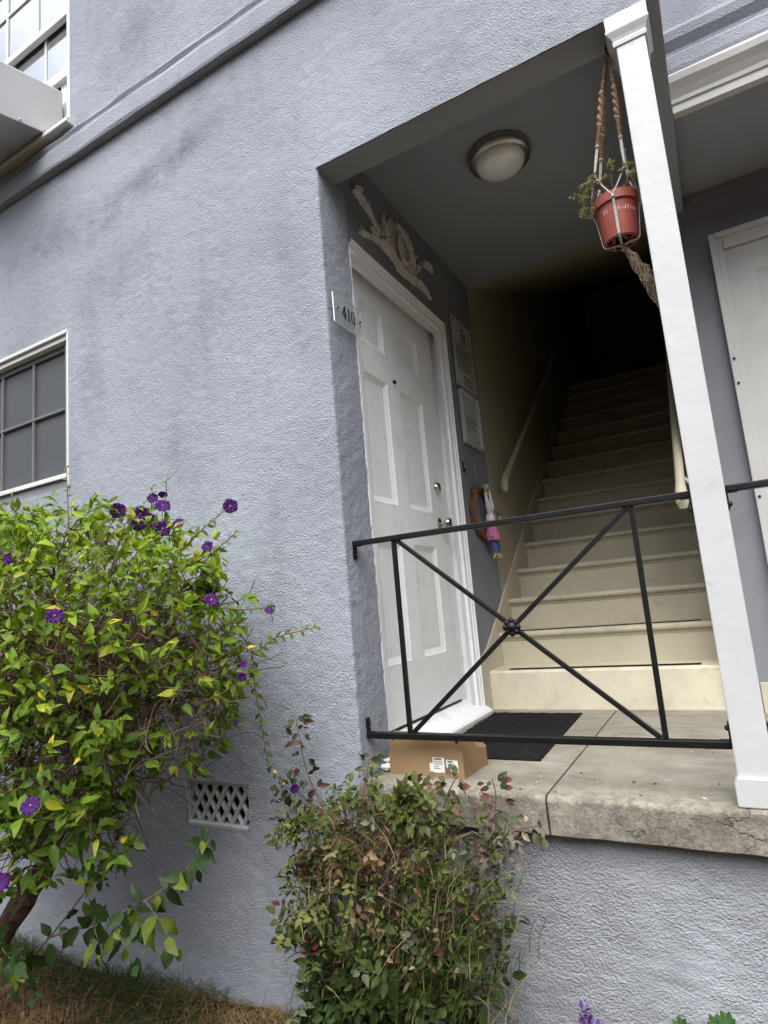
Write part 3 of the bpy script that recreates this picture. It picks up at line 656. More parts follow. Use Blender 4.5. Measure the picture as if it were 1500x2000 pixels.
# carved plaster ornament above the door
STROKES = {'scroll': [[(0.283, 2.533, 0.307, 2.561), (0.319, 2.528, 0.364, 2.573), (0.37, 2.51, 0.421, 2.555), (0.432, 2.492, 0.466, 2.52), (0.485, 2.465, 0.51, 2.484), (0.539, 2.432, 0.561, 2.448)],
 [(0.288, 2.523, 0.277, 2.519), (0.312, 2.557, 0.301, 2.564), (0.342, 2.569, 0.362, 2.595), (0.384, 2.574, 0.395, 2.586)],
 [(0.534, 2.411, 0.567, 2.44), (0.601, 2.389, 0.652, 2.429), (0.667, 2.354, 0.721, 2.394), (0.724, 2.325, 0.777, 2.37), (0.804, 2.327, 0.859, 2.382), (0.889, 2.34, 0.946, 2.393), (0.985, 2.347, 1.043, 2.392), (1.119, 2.337, 1.137, 2.35)],
 [(0.944, 2.408, 0.905, 2.396), (0.995, 2.475, 0.953, 2.467), (1.062, 2.526, 1.061, 2.559), (1.107, 2.533, 1.173, 2.586), (1.179, 2.529, 1.194, 2.539)]],
 'leaf': [[(0.344, 2.385, 0.364, 2.397), (0.326, 2.338, 0.372, 2.376), (0.384, 2.342, 0.416, 2.384), (0.461, 2.369, 0.49, 2.402), (0.537, 2.372, 0.565, 2.397), (0.624, 2.362, 0.644, 2.379)],
 [(0.575, 2.574, 0.595, 2.586), (0.561, 2.517, 0.605, 2.542), (0.557, 2.44, 0.588, 2.457)],
 [(0.645, 2.595, 0.678, 2.614), (0.618, 2.534, 0.688, 2.572), (0.604, 2.466, 0.66, 2.494)],
 [(0.752, 2.613, 0.777, 2.633), (0.781, 2.569, 0.849, 2.62), (0.83, 2.534, 0.92, 2.596), (0.852, 2.492, 0.936, 2.544), (0.88, 2.446, 0.946, 2.486), (0.908, 2.42, 0.955, 2.448)],
 [(0.698, 2.578, 0.724, 2.593), (0.669, 2.502, 0.744, 2.539), (0.639, 2.433, 0.685, 2.451)],
 [(0.833, 2.603, 0.851, 2.615), (0.828, 2.561, 0.874, 2.585), (0.803, 2.493, 0.838, 2.508)]],
 'oval_boss': [[(0.703, 2.52, 0.728, 2.538), (0.695, 2.469, 0.788, 2.53), (0.701, 2.426, 0.814, 2.495), (0.725, 2.388, 0.82, 2.446), (0.771, 2.391, 0.797, 2.407)]]}
orn = thing('wall_ornament', 'ivory carved plaster leaf and scroll ornament on wall above the door', 'ornament', (0, .72, 2.36))
def cat(P, t):
    n = len(P) - 1; x = min(max(t, 0), .99999) * n; i = int(x); f = x - i
    p0, p1, p2, p3 = (np.array(P[min(max(i + d, 0), n)]) for d in (-1, 0, 1, 2))
    return .5 * (2 * p1 + (p2 - p0) * f + (2 * p0 - 5 * p1 + 4 * p2 - p3) * f * f + (3 * p1 - p0 - 3 * p2 + p3) * f ** 3)
def stroke(P, h, base):
    mb = MB(); n = 42; m = 13; h = h * .62; vs = []
    for i in range(n + 1):
        t = i / n; a = cat(P, t); l = np.array(a[:2]); r = np.array(a[2:]); wv = .98 + .42 * ((t * 7.0) % 1.0)
        mid = (l + r) / 2; l = mid + (l - mid) * wv; r = mid + (r - mid) * wv
        for j in range(m):
            s = j / (m - 1); p = l + (r - l) * s; hh = h * (math.sin(math.pi * s) ** .55) * (.45 + .75 * abs(math.cos(2.5 * math.pi * (s - .5))) + .12 * math.sin(t * 44)) * min(1, .3 + 5 * min(t, 1 - t))
            vs.append((base + hh, p[0], p[1]))
    fs = [(i * m + j, (i + 1) * m + j, (i + 1) * m + j + 1, i * m + j + 1) for i in range(n) for j in range(m - 1)]
    return mb.add(vs, fs)
for nm, ls in STROKES.items():
    for q, P in enumerate(ls):
        build(nm, stroke(P, .034 if nm == 'oval_boss' else .022 + .004 * (q % 3), .0005), 'ivory', orn, 0, True)
body = [(0.60, 2.455, 0.62, 2.475), (0.62, 2.40, 0.75, 2.56), (0.70, 2.37, 0.86, 2.55), (0.79, 2.36, 0.92, 2.48), (0.87, 2.37, 0.93, 2.43)]
build('cartouche', stroke(body, .016, .0003), 'ivory', orn, 0, True)
OC = [cat([np.array(p) for p in STROKES['oval_boss'][0]], i / 12) for i in range(13)]
rng_ = [(.030, a[0], a[1]) for a in OC] + [(.030, a[2], a[3]) for a in OC[::-1]]
build('oval_ring', MB().tube(rng_ + rng_[:2], .0085, 8), 'ivory', orn, 0, True)
for (yy, zz, dy, dz) in ((.60, 2.50, -.03, .07), (.72, 2.55, .01, .075), (.81, 2.56, .03, .06), (.92, 2.50, .045, .035), (.955, 2.46, .05, .02), (.50, 2.40, -.06, .03), (.66, 2.40, .02, -.045), (.86, 2.35, .05, -.02), (.44, 2.52, -.02, .03)):
    c0 = np.array((yy, zz)); d0_ = np.array((dy, dz)); n0 = np.array((-dz, dy)) / np.hypot(dy, dz)
    P_ = [tuple(c0 + d0_ * t + n0 * w_) + tuple(c0 + d0_ * t - n0 * w_) for t, w_ in ((-.3, .006), (.2, .016), (.6, .013), (1.0, .002))]
    build('leaf', stroke(P_, .024, .002), 'ivory', orn, 0, True)

# number sign 410 (acrylic plate on stand-offs)
sg = thing('number_sign', 'clear acrylic sign with black number 410 on steel stand-offs beside the door', 'sign', (.012, .11, 1.76))
y0, y1, z0, z1 = .012, .222, 1.765, 1.893
build('plate', MB().box(.024, .029, y0, y1, z0, z1), 'acrylic', sg, .001)
build('plate_edge', MB().box(.0238, .0292, y0 - .0012, y0, z0, z1).box(.0238, .0292, y1, y1 + .0012, z0, z1).box(.0238, .0292, y0, y1, z0 - .0012, z0).box(.0238, .0292, y0, y1, z1, z1 + .0012), 'acrylic_edge', sg)
for y in (.034, .209):
    build('standoff', MB().lathe([(.0045, -.02), (.0045, .013), (.006, .0135), (.006, .018), (0, .0185)], (.018, y, 1.833), (1, 0, 0), 12), 'chrome', sg, 0, True)
def poly_text(polys, ox, oz, sc, x):
    mb = MB()
    for P in polys: mb.prism([(ox + a * sc, oz + b * sc) for a, b in P], 0, x, x + .0008)
    return mb
four = [[(0, .22), (.10, .22), (.42, .85), (.42, 1.0), (.38, 1.0)], [(0, .22), (.62, .22), (.62, .32), (.02, .32)], [(.34, 0), (.50, 0), (.50, 1.0), (.40, 1.0), (.34, .9)], [(.25, 0), (.60, 0), (.60, .04), (.25, .04)]]
one = [[(.14, .0), (.28, .0), (.28, 1.0), (.22, 1.0), (.14, .96)], [(.02, 0), (.40, 0), (.40, .045), (.02, .045)], [(.0, .84), (.03, .88), (.18, .92), (.24, 1.0), (.14, .93)]]
def ringpoly(cx, cz, ax, az, tx, tz, n=20):
    out = []
    for i in range(n):
        t0, t1 = 2 * math.pi * i / n, 2 * math.pi * (i + 1) / n
        out.append([(cx + ax * math.cos(t0), cz + az * math.sin(t0)), (cx + ax * math.cos(t1), cz + az * math.sin(t1)), (cx + (ax - tx) * math.cos(t1), cz + (az - tz) * math.sin(t1)), (cx + (ax - tx) * math.cos(t0), cz + (az - tz) * math.sin(t0))])
    return out
zero = ringpoly(.30, .5, .30, .51, .13, .045)
for g, o_ in ((four, .070), (one, .112), (zero, .140)): build('digit', poly_text(g, o_, 1.806, .056, .0296), 'ink', sg)

# plaques right of the door
def plaque(name, y0, y1, z0, z1, x, th, label, mat='plaque'):
    p = thing(name, label, 'plaque', (0, (y0 + y1) / 2, z0))
    build('board', MB().box(x, x + th, y0, y1, z0, z1), mat, p, .002)
    return p
def text_rows(parent, rows, x, mat='ink_soft'):
    mb = MB()
    for (ya, yb, z, h) in rows:
        y = ya
        while y < yb:
            wd = random.uniform(.008, .026); e = min(y + wd, yb); mb.box(x, x + .0005, y, e, z, z + h); y = e + random.uniform(.003, .006)
    build('printed_text', mb, mat, parent)
p1 = plaque('notice_plaque', 1.385, 1.715, 1.905, 2.36, .004, .012, 'pale housing notice plaque with small house symbol and lines of print')
xf = .0163
hc, hz = 1.56, 2.275
ic = MB()
for P in ([(-.042, .01), (0, .05), (0, .038), (-.032, .008)], [(.042, .01), (0, .05), (0, .038), (.032, .008)], [(-.034, -.045), (-.034, .012), (-.025, .018), (-.025, -.045)], [(.034, -.045), (.034, .012), (.025, .018), (.025, -.045)], [(-.034, -.045), (.034, -.045), (.034, -.036), (-.034, -.036)], [(-.016, -.004), (.016, -.004), (.016, .006), (-.016, .006)], [(-.016, -.022), (.016, -.022), (.016, -.012), (-.016, -.012)]):
    ic.prism([(hc + a, hz + b) for a, b in P], 0, xf, xf + .0006)
build('house_symbol', ic, 'ink', p1)
text_rows(p1, [(1.515, 1.605, 2.212, .006), (1.525, 1.60, 2.200, .006)], xf)
build('rule_line', MB().box(xf, xf + .0005, 1.41, 1.69, 2.188, 2.191), 'ink_soft', p1)
text_rows(p1, [(1.41 + .0 * k, 1.69 - (.07 if k in (3, 6, 9) else random.uniform(0, .03)), 2.168 - .0145 * k, .0075) for k in range(11)] + [(1.50, 1.64, 1.985 - .0135 * k, .006) for k in range(5)], xf)
for y, z in ((1.695, 2.335), (1.405, 2.335)): build('screw', MB().lathe([(.006, 0), (.006, .002), (0, .004)], (.016, y, z), (1, 0, 0), 10), 'black_iron', p1)
p2 = plaque('framed_notice', 1.40, 1.685, 1.548, 1.868, .004, .006, 'framed paper notice below the housing plaque')
build('frame', MB().box(.004, .030, 1.392, 1.404, 1.54, 1.876).box(.004, .030, 1.681, 1.693, 1.54, 1.876).box(.004, .030, 1.404, 1.681, 1.54, 1.552).box(.004, .030, 1.404, 1.681, 1.864, 1.876), 'plaque', p2, .002)
text_rows(p2, [(1.43, 1.47, 1.825, .010), (1.445, 1.66, 1.725, .006), (1.43, 1.665, 1.708, .006), (1.43, 1.665, 1.694, .006), (1.43, 1.60, 1.674, .006), (1.43, 1.64, 1.655, .005), (1.43, 1.55, 1.635, .005)], .0102)
for y, z in ((1.66, 1.585), (1.64, 1.83)): build('screw', MB().lathe([(.005, 0), (.005, .002), (0, .004)], (.010, y, z), (1, 0, 0), 8), 'black_iron', p2)
bell = thing('doorbell', 'small black doorbell button on the grey wall under the notices', 'doorbell', (0, 1.363, 1.36))
build('plate', MB().box(-.001, .007, 1.352, 1.374, 1.352, 1.412), 'black_iron', bell, .003)
build('button', MB().lathe([(.007, 0), (.007, .004), (0, .0055)], (.007, 1.363, 1.388), (1, 0, 0), 12), 'plaque', bell)

# wreath with cloth rabbit
wr = thing('door_wreath', 'small brown vine wreath with a cloth rabbit hanging below the notices', 'wreath', (.03, 1.56, .93))
cy_, cz_ = 1.545, 1.125
for q in range(7):
    pts = []; ph = random.uniform(0, 6.28)
    for i in range(33):
        t = 2 * math.pi * i / 32; rr = .012 * math.sin(5 * t + ph + q); pts.append((.020 + .012 * math.cos(4 * t + ph), cy_ + (.150 + rr) * math.cos(t), cz_ + (.150 + .012 * math.cos(5 * t + ph)) * math.sin(t)))
    build('vine', MB().tube(pts, .0085, 6), 'wreath', wr, 0, True)
build('hanging_string', MB().tube([(.006, 1.56, 1.27), (.004, 1.555, 1.36), (.003, 1.55, 1.43)], .0016, 5), 'straw', wr)
rb = build('rabbit_head', MB().ball((.055, 1.585, 1.085), .042, 14, 10, (.7, .62, 1)), 'cloth_white', wr, 0, True)
for s, l in ((-1, .13), (1, .15)):
    build('ear', MB().tube([(.055, 1.585 + s * .012, 1.115), (.060, 1.585 + s * .03, 1.16), (.060, 1.585 + s * (.065 if s < 0 else .02), 1.115 + l)], [.010, .017, .004], 8), 'cloth_white', rb, 0, True)
build('shirt', MB().lathe([(.020, 0), (.036, -.03), (.050, -.085), (.048, -.09), (0, -.09)], (.052, 1.60, 1.045), (0, 0, 1), 14), 'cloth_pink', wr, 0, True)
for s in (-1, 1):
    lg = build('trouser_leg', MB().tube([(.052, 1.61 + s * .018, .96), (.056, 1.62 + s * .022, .925), (.058, 1.63 + s * .024, .885)], [.021, .019, .016], 10), 'cloth_blue', wr, 0, True)
    for q in range(6):
        a = random.uniform(0, 6.28); build('raffia_strand', MB().tube([(.058, 1.63 + s * .024, .89), (.06 + .012 * math.cos(a), 1.634 + s * .026 + .012 * math.sin(a), .862), (.06 + .024 * math.cos(a), 1.636 + s * .03 + .024 * math.sin(a), .846)], [.004, .005, .0015], 5), 'straw', lg)
for s in (-1, 1): build('arm', MB().tube([(.055, 1.60 + s * .02, 1.03), (.062, 1.60 + s * .055, 1.00), (.066, 1.60 + s * .06, .972)], [.012, .012, .009], 8), 'cloth_pink', wr, 0, True)
for a in (-.9, -.35, .3, .8, 2.4): build('bow_loop', MB().tube([(.05, 1.555, 1.262), (.056, 1.555 + .05 * math.sin(a + .4), 1.262 + .035 * math.cos(a)), (.055, 1.555 + .085 * math.sin(a + .4), 1.262 + .03 * math.cos(a + 1.2))], [.005, .009, .003], 6), 'straw', wr, 0, True)
fl = build('cloth_flower', MB().ball((.075, 1.70, 1.10), .012, 10, 6), 'yellow', wr, 0, True)
for k in range(9):
    t = k * 2 * math.pi / 9; build('petal', MB().ball((.070, 1.70 + .030 * math.cos(t), 1.10 + .030 * math.sin(t)), .016, 8, 6, (.3, .35 + .65 * abs(math.cos(t)), .35 + .65 * abs(math.sin(t)))), 'petal_blue', fl, 0, True)

# door mat
mt = MB(); nx, ny = 30, 56; a0, a1, b0, b1 = .062, .520, .362, 1.272
vs = []; 
for j in range(ny + 1):
    for i in range(nx + 1):
        x = a0 + (a1 - a0) * i / nx + (.03 * (1 - j / ny)); y = b0 + (b1 - b0) * j / ny
        e = min(i, nx - i, j, ny - j); vs.append((x + (.002 * math.sin(j * 2.3) if i in (0, nx) else 0), y, (.007 if e > 1 else .004) + random.uniform(0, .0035)))
fs = [(j * (nx + 1) + i, j * (nx + 1) + i + 1, (j + 1) * (nx + 1) + i + 1, (j + 1) * (nx + 1) + i) for j in range(ny) for i in range(nx)]
rim = [i for i in range(nx + 1)] + [(j + 1) * (nx + 1) - 1 for j in range(1, ny + 1)] + [ny * (nx + 1) + i for i in range(nx - 1, -1, -1)] + [j * (nx + 1) for j in range(ny - 1, 0, -1)]
o_ = len(vs); vs += [(vs[i][0], vs[i][1], .0005) for i in rim]; n = len(rim)
fs += [(rim[k], rim[(k + 1) % n], o_ + (k + 1) % n, o_ + k) for k in range(n)] + [tuple(range(o_ + n - 1, o_ - 1, -1))]
tag(build('door_mat', MB().add(vs, fs), 'mat'), 'black rectangular fibre door mat on the porch floor', 'mat')

# cardboard box
bx = thing('cardboard_box', 'open brown cardboard tray box with two white labels behind the bottom rail', 'box', (.21, .17, 0))
def bp(u, v, z): return (.052 + u - .0 * v, .118 - u * .075 + v, z)       # u along the front, v into the porch
def panel(name, pts, nrm, th=.004, mat='card'):
    a = [Vector(p) for p in pts]; nn = Vector(nrm) * th; n = len(a)
    return build(name, MB().add([p for p in a] + [p + nn for p in a], [tuple(range(n)), tuple(range(2 * n - 1, n - 1, -1))] + [(i, (i + 1) % n, n + (i + 1) % n, n + i) for i in range(n)]), mat, bx)
panel('front_panel', [bp(0, 0, .001), bp(.308, 0, .001), bp(.302, .006, .150), bp(.006, .006, .150)], (0, 1, 0))
panel('bottom_panel', [bp(0, .004, .001), bp(.308, .004, .001), bp(.320, .205, .001), bp(.012, .205, .001)], (0, 0, 1), .003)
side = [(.004, .004), (.200, .004), (.198, .062), (.165, .070), (.130, .078), (.095, .112), (.055, .122), (.03, .140), (.008, .149)]
panel('side_panel', [bp(.306 + v * .06, v, z) for v, z in side], (-1, 0, 0))
panel('side_panel', [bp(.004 + v * .06, v, z) for v, z in side], (1, 0, 0))
panel('back_panel', [bp(.014, .201, .004), bp(.318, .201, .004), bp(.318, .205, .062)] + [bp(.166 + .152 * math.cos(t), .2055, .062 + .044 * math.sin(t) ** 1.2) for t in np.linspace(.12, math.pi - .12, 17)] + [bp(.014, .205, .062)], (0, -1, 0))
for u in (.020, .286):
    f = lambda a, b: bp(a, .006 * b / .15 - .0012, b)
    build('slot', MB().add([f(u - .009, .150), f(u + .009, .150), f(u + .008, .124), f(u + .002, .116), f(u - .005, .120)], [(0, 1, 2, 3, 4)]), 'card_dark', bx)
for (u0, u1, z0, z1, zz) in ((.185, .232, .018, .066, 0), (.172, .216, .016, .046, 1), (.240, .286, .022, .060, 2)):
    f = lambda a, b: bp(a, .006 * b / .15 - .0014 - .0004 * zz, b)
    lb = build('label', MB().add([f(u0, z0), f(u1, z0 - .001), f(u1, z1), f(u0, z1 + .001)], [(0, 1, 2, 3)]), 'paper', bx)
    mb = MB()
    if zz != 1:
        for k in range(5):
            zb = z1 - .007 - k * .0075; ue = u0 + (u1 - u0) * random.uniform(.5, .92); g = lambda a, b: bp(a, .006 * b / .15 - .0024 - .0004 * zz, b)
            mb.add([g(u0 + .005, zb), g(ue, zb), g(ue, zb + (.005 if k == 0 else .002)), g(u0 + .005, zb + (.005 if k == 0 else .002))], [(0, 1, 2, 3)])
        build('print', mb, 'ink_soft', lb)
pw = MB(); 
for q in range(10): pw.ball((.038 + random.uniform(-.012, .012), .135 + random.uniform(-.03, .03), .012 + random.uniform(0, .03)), random.uniform(.008, .016), 6, 5, (1, 1, random.uniform(.5, 1)))
tag(build('paper_scrap', pw, 'paper'), 'crumpled white paper scrap between the box and the wall corner', 'paper scrap')

# hanging pot in macrame
hp = thing('hanging_planter', 'red plastic pot with sedum hanging in a knotted cord hanger by the post', 'hanging planter', (1.113, .10, 1.72))
PC = Vector((1.112, .10, 1.735)); HK = Vector((1.158, .100, 2.43))
pot = build('pot', MB().lathe([(.053, 0), (.054, .004), (.065, .118), (.0655, .118), (.072, .119), (.0745, .148), (.0715, .149), (.068, .147), (.062, .135), (0, .133)], PC, (0, 0, 1), 40), 'terracotta', hp, 0, True)
build('pot_base', MB().lathe([(.050, -.0005), (.050, -.003), (.046, -.003), (.045, -.0005)], PC, (0, 0, 1), 32), 'terracotta', pot)
for k in range(14):
    t = k * 2 * math.pi / 14 + .1; r_ = .037 if k % 2 else .026; p = PC + Vector((r_ * math.cos(t), r_ * math.sin(t), -.0012))
    h = build('drain_hole', MB().lathe([(0, 0), (.0048, 0)], p, (0, 0, 1), 10), 'pot_hole', pot)
    build('hole_rim', MB().lathe([(.0048, -.0004), (.0068, -.0016), (.0072, .0008)], p, (0, 0, 1), 10), 'terracotta', h)
# chalk handwriting round the pot
def potp(u, h): a = -math.pi / 2 + u; r_ = .0532 + (h - .004) * .0887 + .0008; return PC + Vector((r_ * math.cos(a), r_ * math.sin(a), h))
LET = {'1': [[(0, 0), (.1, 1)]], '4': [[(.15, 1), (0, .45), (.5, .5)], [(.4, .9), (.35, -.1)]], 'P': [[(0, 0), (.1, 1), (.5, .9), (.5, .6), (.08, .5)]], 'l': [[(0, 0), (.1, 1)]],
       'e': [[(0, .3), (.4, .38), (.3, .6), (.05, .4), (.1, .05), (.45, .1)]], 'a': [[(.4, .5), (.1, .5), (.0, .2), (.2, 0), (.4, .5), (.45, 0)]], 't': [[(.15, 1), (.1, 0)], [(-.1, .65), (.4, .7)]],
       'r': [[(0, 0), (.05, .5), (.35, .5)]], 'm': [[(0, 0), (.05, .5), (.2, .4), (.22, 0), (.28, .45), (.42, .4), (.45, 0)]]}
mb = MB()
def write(word, u, h, s):
    for ch in word:
        for ln in LET[ch]: mb.tube([potp(u + a * s / .06, h + b * s - .0 * u) for a, b in ln], .00095, 4)
        u += (.30 if ch in '1l' else .58) * s / .06
write('14', -.62, .082, .017); write('Pleatterm', .03, .080, .014)
build('handwriting', mb, 'paper', pot)
build('price_sticker', MB().add([potp(-.95, .028), potp(-.72, .030), potp(-.66, .046), potp(-.80, .052), potp(-.97, .046)], [(0, 1, 2, 3, 4)]), 'paper', pot)
def rope(name, pts, r0, mat, twist, parent, n=60):
    mb = MB(); P = [np.array(p) for p in pts]; line = [cat(P, i / n) for i in range(n + 1)]
    if not twist: mb.tube(line, [r0 * (1 + .12 * math.sin(i * 2.1)) for i in range(n + 1)], 6)
    else:
        for s in (0, math.pi):
            q = []
            for i, p in enumerate(line): a = i / n * twist + s; q.append((p[0] + r0 * .55 * math.cos(a), p[1] + r0 * .55 * math.sin(a), p[2]))
            mb.tube(q, r0 * .62, 6)
    return build(name, mb, mat, parent, 0, True)
hook = build('hook', MB().tube([HK + Vector((0, 0, .03)), HK, HK + Vector((.008, 0, -.012)), HK + Vector((0, 0, -.022)), HK + Vector((-.008, 0, -.012))], .003, 8), 'black_iron', hp, 0, True)
TOPZ = PC.z + .149
for q, a in enumerate((-2.35, -.80, .8, 2.35)):
    kn = Vector((PC.x + .068 * math.cos(a), PC.y + .066 * math.sin(a), TOPZ + .085)); tp = HK + Vector((.006 * math.cos(a), .006 * math.sin(a), -.02))
    m1 = tp.lerp(kn, .30) + Vector((.004 * math.cos(a), .004 * math.sin(a), 0)); m2 = tp.lerp(kn, .58); m3 = tp.lerp(kn, .76)
    cd_ = rope('cord', [tp, tp.lerp(m1, .5), m1], .0052, 'cord_brown', 40, hp, 44)
    rope('braid', [m1, m1.lerp(m2, .5), m2], .0088, 'cord_brown', 14, cd_, 40)
    rope('braid', [m2, m2.lerp(m3, .5), m3], .0060, 'cord_brown', 34, cd_, 40)
    for z in (m1, m2, m3): build('knot', MB().ball(z, .0085, 8, 6, (1, 1, .7)), 'cord_grey', cd_, 0, True)
    for dx in (-.0022, .0022): rope('strand', [m3 + Vector((dx, 0, 0)), m3.lerp(kn, .5) + Vector((dx, 0, 0)), kn], .0024, 'cord_grey', 0, cd_, 12)
    build('knot', MB().ball(kn, .0062, 8, 6, (1, 1, .9)), 'cord_grey', cd_, 0, True)
    for s in (-1, 1):
        b = a + s * .785; lo = Vector((PC.x + .0755 * math.cos(b), PC.y + .0755 * math.sin(b), TOPZ - .022))
        rope('strand', [kn, kn.lerp(lo, .5) + Vector((.006 * math.cos(a), .006 * math.sin(a), 0)), lo], .0024, 'cord_grey', 0, cd_, 12)
    b = a + .785; c_, s_ = math.cos(b), math.sin(b)
    build('knot', MB().ball((PC.x + .076 * c_, PC.y + .076 * s_, TOPZ - .026), .0065, 8, 6), 'cord_grey', cd_, 0, True)
    mbs = MB(); pts = [(PC.x + r_ * c_, PC.y + r_ * s_, PC.z + h) for r_, h in ((.0765, .122), (.0675, .095), (.062, .05), (.057, .002), (.050, -.005), (.02, -.007), (.0, -.010))]
    tx, ty = -s_, c_
    for i, p in enumerate(pts):
        wd = .0042
        mbs.v += [(p[0] - tx * wd, p[1] - ty * wd, p[2]), (p[0] + tx * wd, p[1] + ty * wd, p[2]), (p[0] + tx * wd + c_ * .002, p[1] + ty * wd + s_ * .002, p[2] - (.002 if i > 3 else 0)), (p[0] - tx * wd + c_ * .002, p[1] - ty * wd + s_ * .002, p[2] - (.002 if i > 3 else 0))]
    mbs.f += [(i * 4 + j, i * 4 + (j + 1) % 4, i * 4 + 4 + (j + 1) % 4, i * 4 + 4 + j) for i in range(len(pts) - 1) for j in range(4)]
    build('strap', mbs, 'cord_grey', cd_)
tl = MB(); T0 = PC + Vector((0, 0, -.008)); T1 = Vector((1.205, .150, 1.490))
for q in range(30):
    a = random.uniform(0, 6.28); rr = random.uniform(.2, 1.15) ** .5; pts = []; ph = random.uniform(0, 6.28); fq = random.uniform(14, 36); am = random.uniform(.5, 1.5)
    for i in range(33):
        t = i / 32; p = T0.lerp(T1, t) + Vector((.012 * math.sin(t * 3.14), 0, -.012 * math.sin(t * 3.14))); sp = .003 + .013 * math.sin(min(1, t * 1.15) * 2.2)
        wv = .0065 * am * math.sin(t * fq + ph) * min(1, t * 3)
        pts.append(p + Vector((math.cos(a) * rr * sp + wv, math.sin(a) * rr * sp + .006 * am * math.cos(t * fq * .83 + ph * 2), .6 * rr * sp * math.cos(a + 1) + wv)))
    tl.tube(pts, .0010, 4)
build('tassel', tl, 'cord_tail', hp)['kind'] = 'stuff'
# sedum in the pot
def leaf_proto(lw, fold=.25, bend=.25, rows=4, serr=0.0, tipp=1.0):
    """unit-length leaf along +y, width lw, normal +z: verts, quads/tris as tris"""
    vs = [(0, 0, 0)]; 
    for i in range(1, rows + 1):
        t = i / (rows + 1); wd = lw / 2 * (math.sin(math.pi * t ** .82) ** tipp) * (1 + serr * (1 if i % 2 else -1)); zc = -bend * t * t
        vs += [(-wd, t, zc + fold * wd), (0, t, zc), (wd, t, zc + fold * wd)]
    vs.append((0, 1, -bend)); fs = [(0, 2, 1), (0, 3, 2)]
    for i in range(rows - 1):
        a = 1 + 3 * i; fs += [(a, a + 1, a + 4), (a, a + 4, a + 3), (a + 1, a + 2, a + 5), (a + 1, a + 5, a + 4)]
    a = 1 + 3 * (rows - 1); e = len(vs) - 1; fs += [(a, a + 1, e), (a + 1, a + 2, e)]
    return np.array(vs, np.float32), np.array(fs, np.int32)
def frames(d, nrm):
    d = d / np.maximum(np.linalg.norm(d, axis=1, keepdims=True), 1e-9); x = np.cross(d, nrm); x /= np.maximum(np.linalg.norm(x, axis=1, keepdims=True), 1e-9); z = np.cross(x, d); return x, d, z
def leaves_mesh(name, proto, pos, d, nrm, size, cols):
    """proto: one (verts, faces) or a list of shapes of the same topology, dealt out at random"""
    ps = proto if isinstance(proto, list) else [proto]; VV = np.stack([q[0] for q in ps]); F = ps[0][1]; n = len(pos); V = VV[RNG.integers(0, len(ps), n)]; x, y, z = frames(d, nrm)
    P = pos[:, None, :] + size[:, None, None] * (V[:, :, 0:1] * x[:, None] + V[:, :, 1:2] * y[:, None] + V[:, :, 2:3] * z[:, None])
    nv = VV.shape[1]; FF = (F[None] + (np.arange(n) * nv)[:, None, None]).reshape(-1, 3)
    return np_mesh(name, P.reshape(-1, 3), FF, np.repeat(cols, nv, 0), smooth=True)
def leaf_shapes(w0, rows=5, k=7):
    """a family of leaves: narrow to broad, flat to folded, straight, curled or twisted, some torn at the tip"""
    out = []
    for i in range(k):
        V, F = leaf_proto(w0 * random.uniform(.78, 1.22), random.uniform(.1, .8), random.uniform(-.1, .55), rows, random.uniform(0, .06), random.uniform(.95, 1.3)); t = V[:, 1].copy()
        V[:, 0] += random.uniform(-.16, .16) * t ** 2; V[:, 2] += random.uniform(-.35, .35) * V[:, 0] * t + .03 * np.sin(t * random.uniform(6, 14) + i); out.append((V.astype(np.float32), F))
    return out
def leaf_objects(parent, name, proto, pos, d, nrm, size, cols, mat, nvar=14):
    """the leaves that show largest, one object each, sharing mesh data"""
    order = np.argsort(cols @ np.array([.6, .3, .1])); var = np.zeros(len(pos), int); var[order] = (np.arange(len(pos)) * nvar // max(1, len(pos)))
    if isinstance(proto, list): nvar = 28; var[order] = (np.arange(len(pos)) * 7 // max(1, len(pos))) * 4 + RNG.integers(0, 4, len(pos))
    mes = []
    for k in range(nvar):
        sel = var == k; c = np.median(cols[sel], 0) if sel.any() else np.array([.1, .1, .05])
        V, F = proto[k % len(proto)] if isinstance(proto, list) else proto; me = np_mesh(name, V, F, np.repeat(c[None], len(V), 0), smooth=True); me.materials.append(M[mat]); mes.append(me)
    x, y, z = frames(d, nrm); base = np.array(wloc(parent))
    for i in range(len(pos)):
        o = bpy.data.objects.new(name, mes[var[i]]); COL.objects.link(o); o.parent = parent; s = float(size[i]); p = pos[i] - base
        o.matrix_basis = Matrix(((x[i][0] * s, y[i][0] * s, z[i][0] * s, p[0]), (x[i][1] * s, y[i][1] * s, z[i][1] * s, p[1]), (x[i][2] * s, y[i][2] * s, z[i][2] * s, p[2]), (0, 0, 0, 1)))
def foliage(parent, part, leafname, proto, pos, d, nrm, size, cols, mat, nobj=300):
    pos, d, nrm, size, cols = (np.asarray(a, float) for a in (pos, d, nrm, size, cols))
    q = (pos - CAM) @ RC.T; u = 750 + 1189.3 * q[:, 0] / q[:, 2]; v = 1000 + 1189.3 * q[:, 1] / q[:, 2]
    score = size / q[:, 2] ** 2.2 * ((u > 5) & (u < 1495) & (v > 5) & (v < 1995)); sel = np.argsort(-score)[:nobj]
    m = np.zeros(len(pos), bool); m[sel] = True
    leaf_objects(parent, leafname, proto, pos[m], d[m], nrm[m], size[m], cols[m], mat)
    if (~m).any():
        o = link(part, leaves_mesh(part, proto, pos[~m], d[~m], nrm[~m], size[~m], cols[~m]), mat, parent); o['kind'] = 'stuff'
sed_stem = MB(); sp_, sdr, snm, ssz, sco = [], [], [], [], []
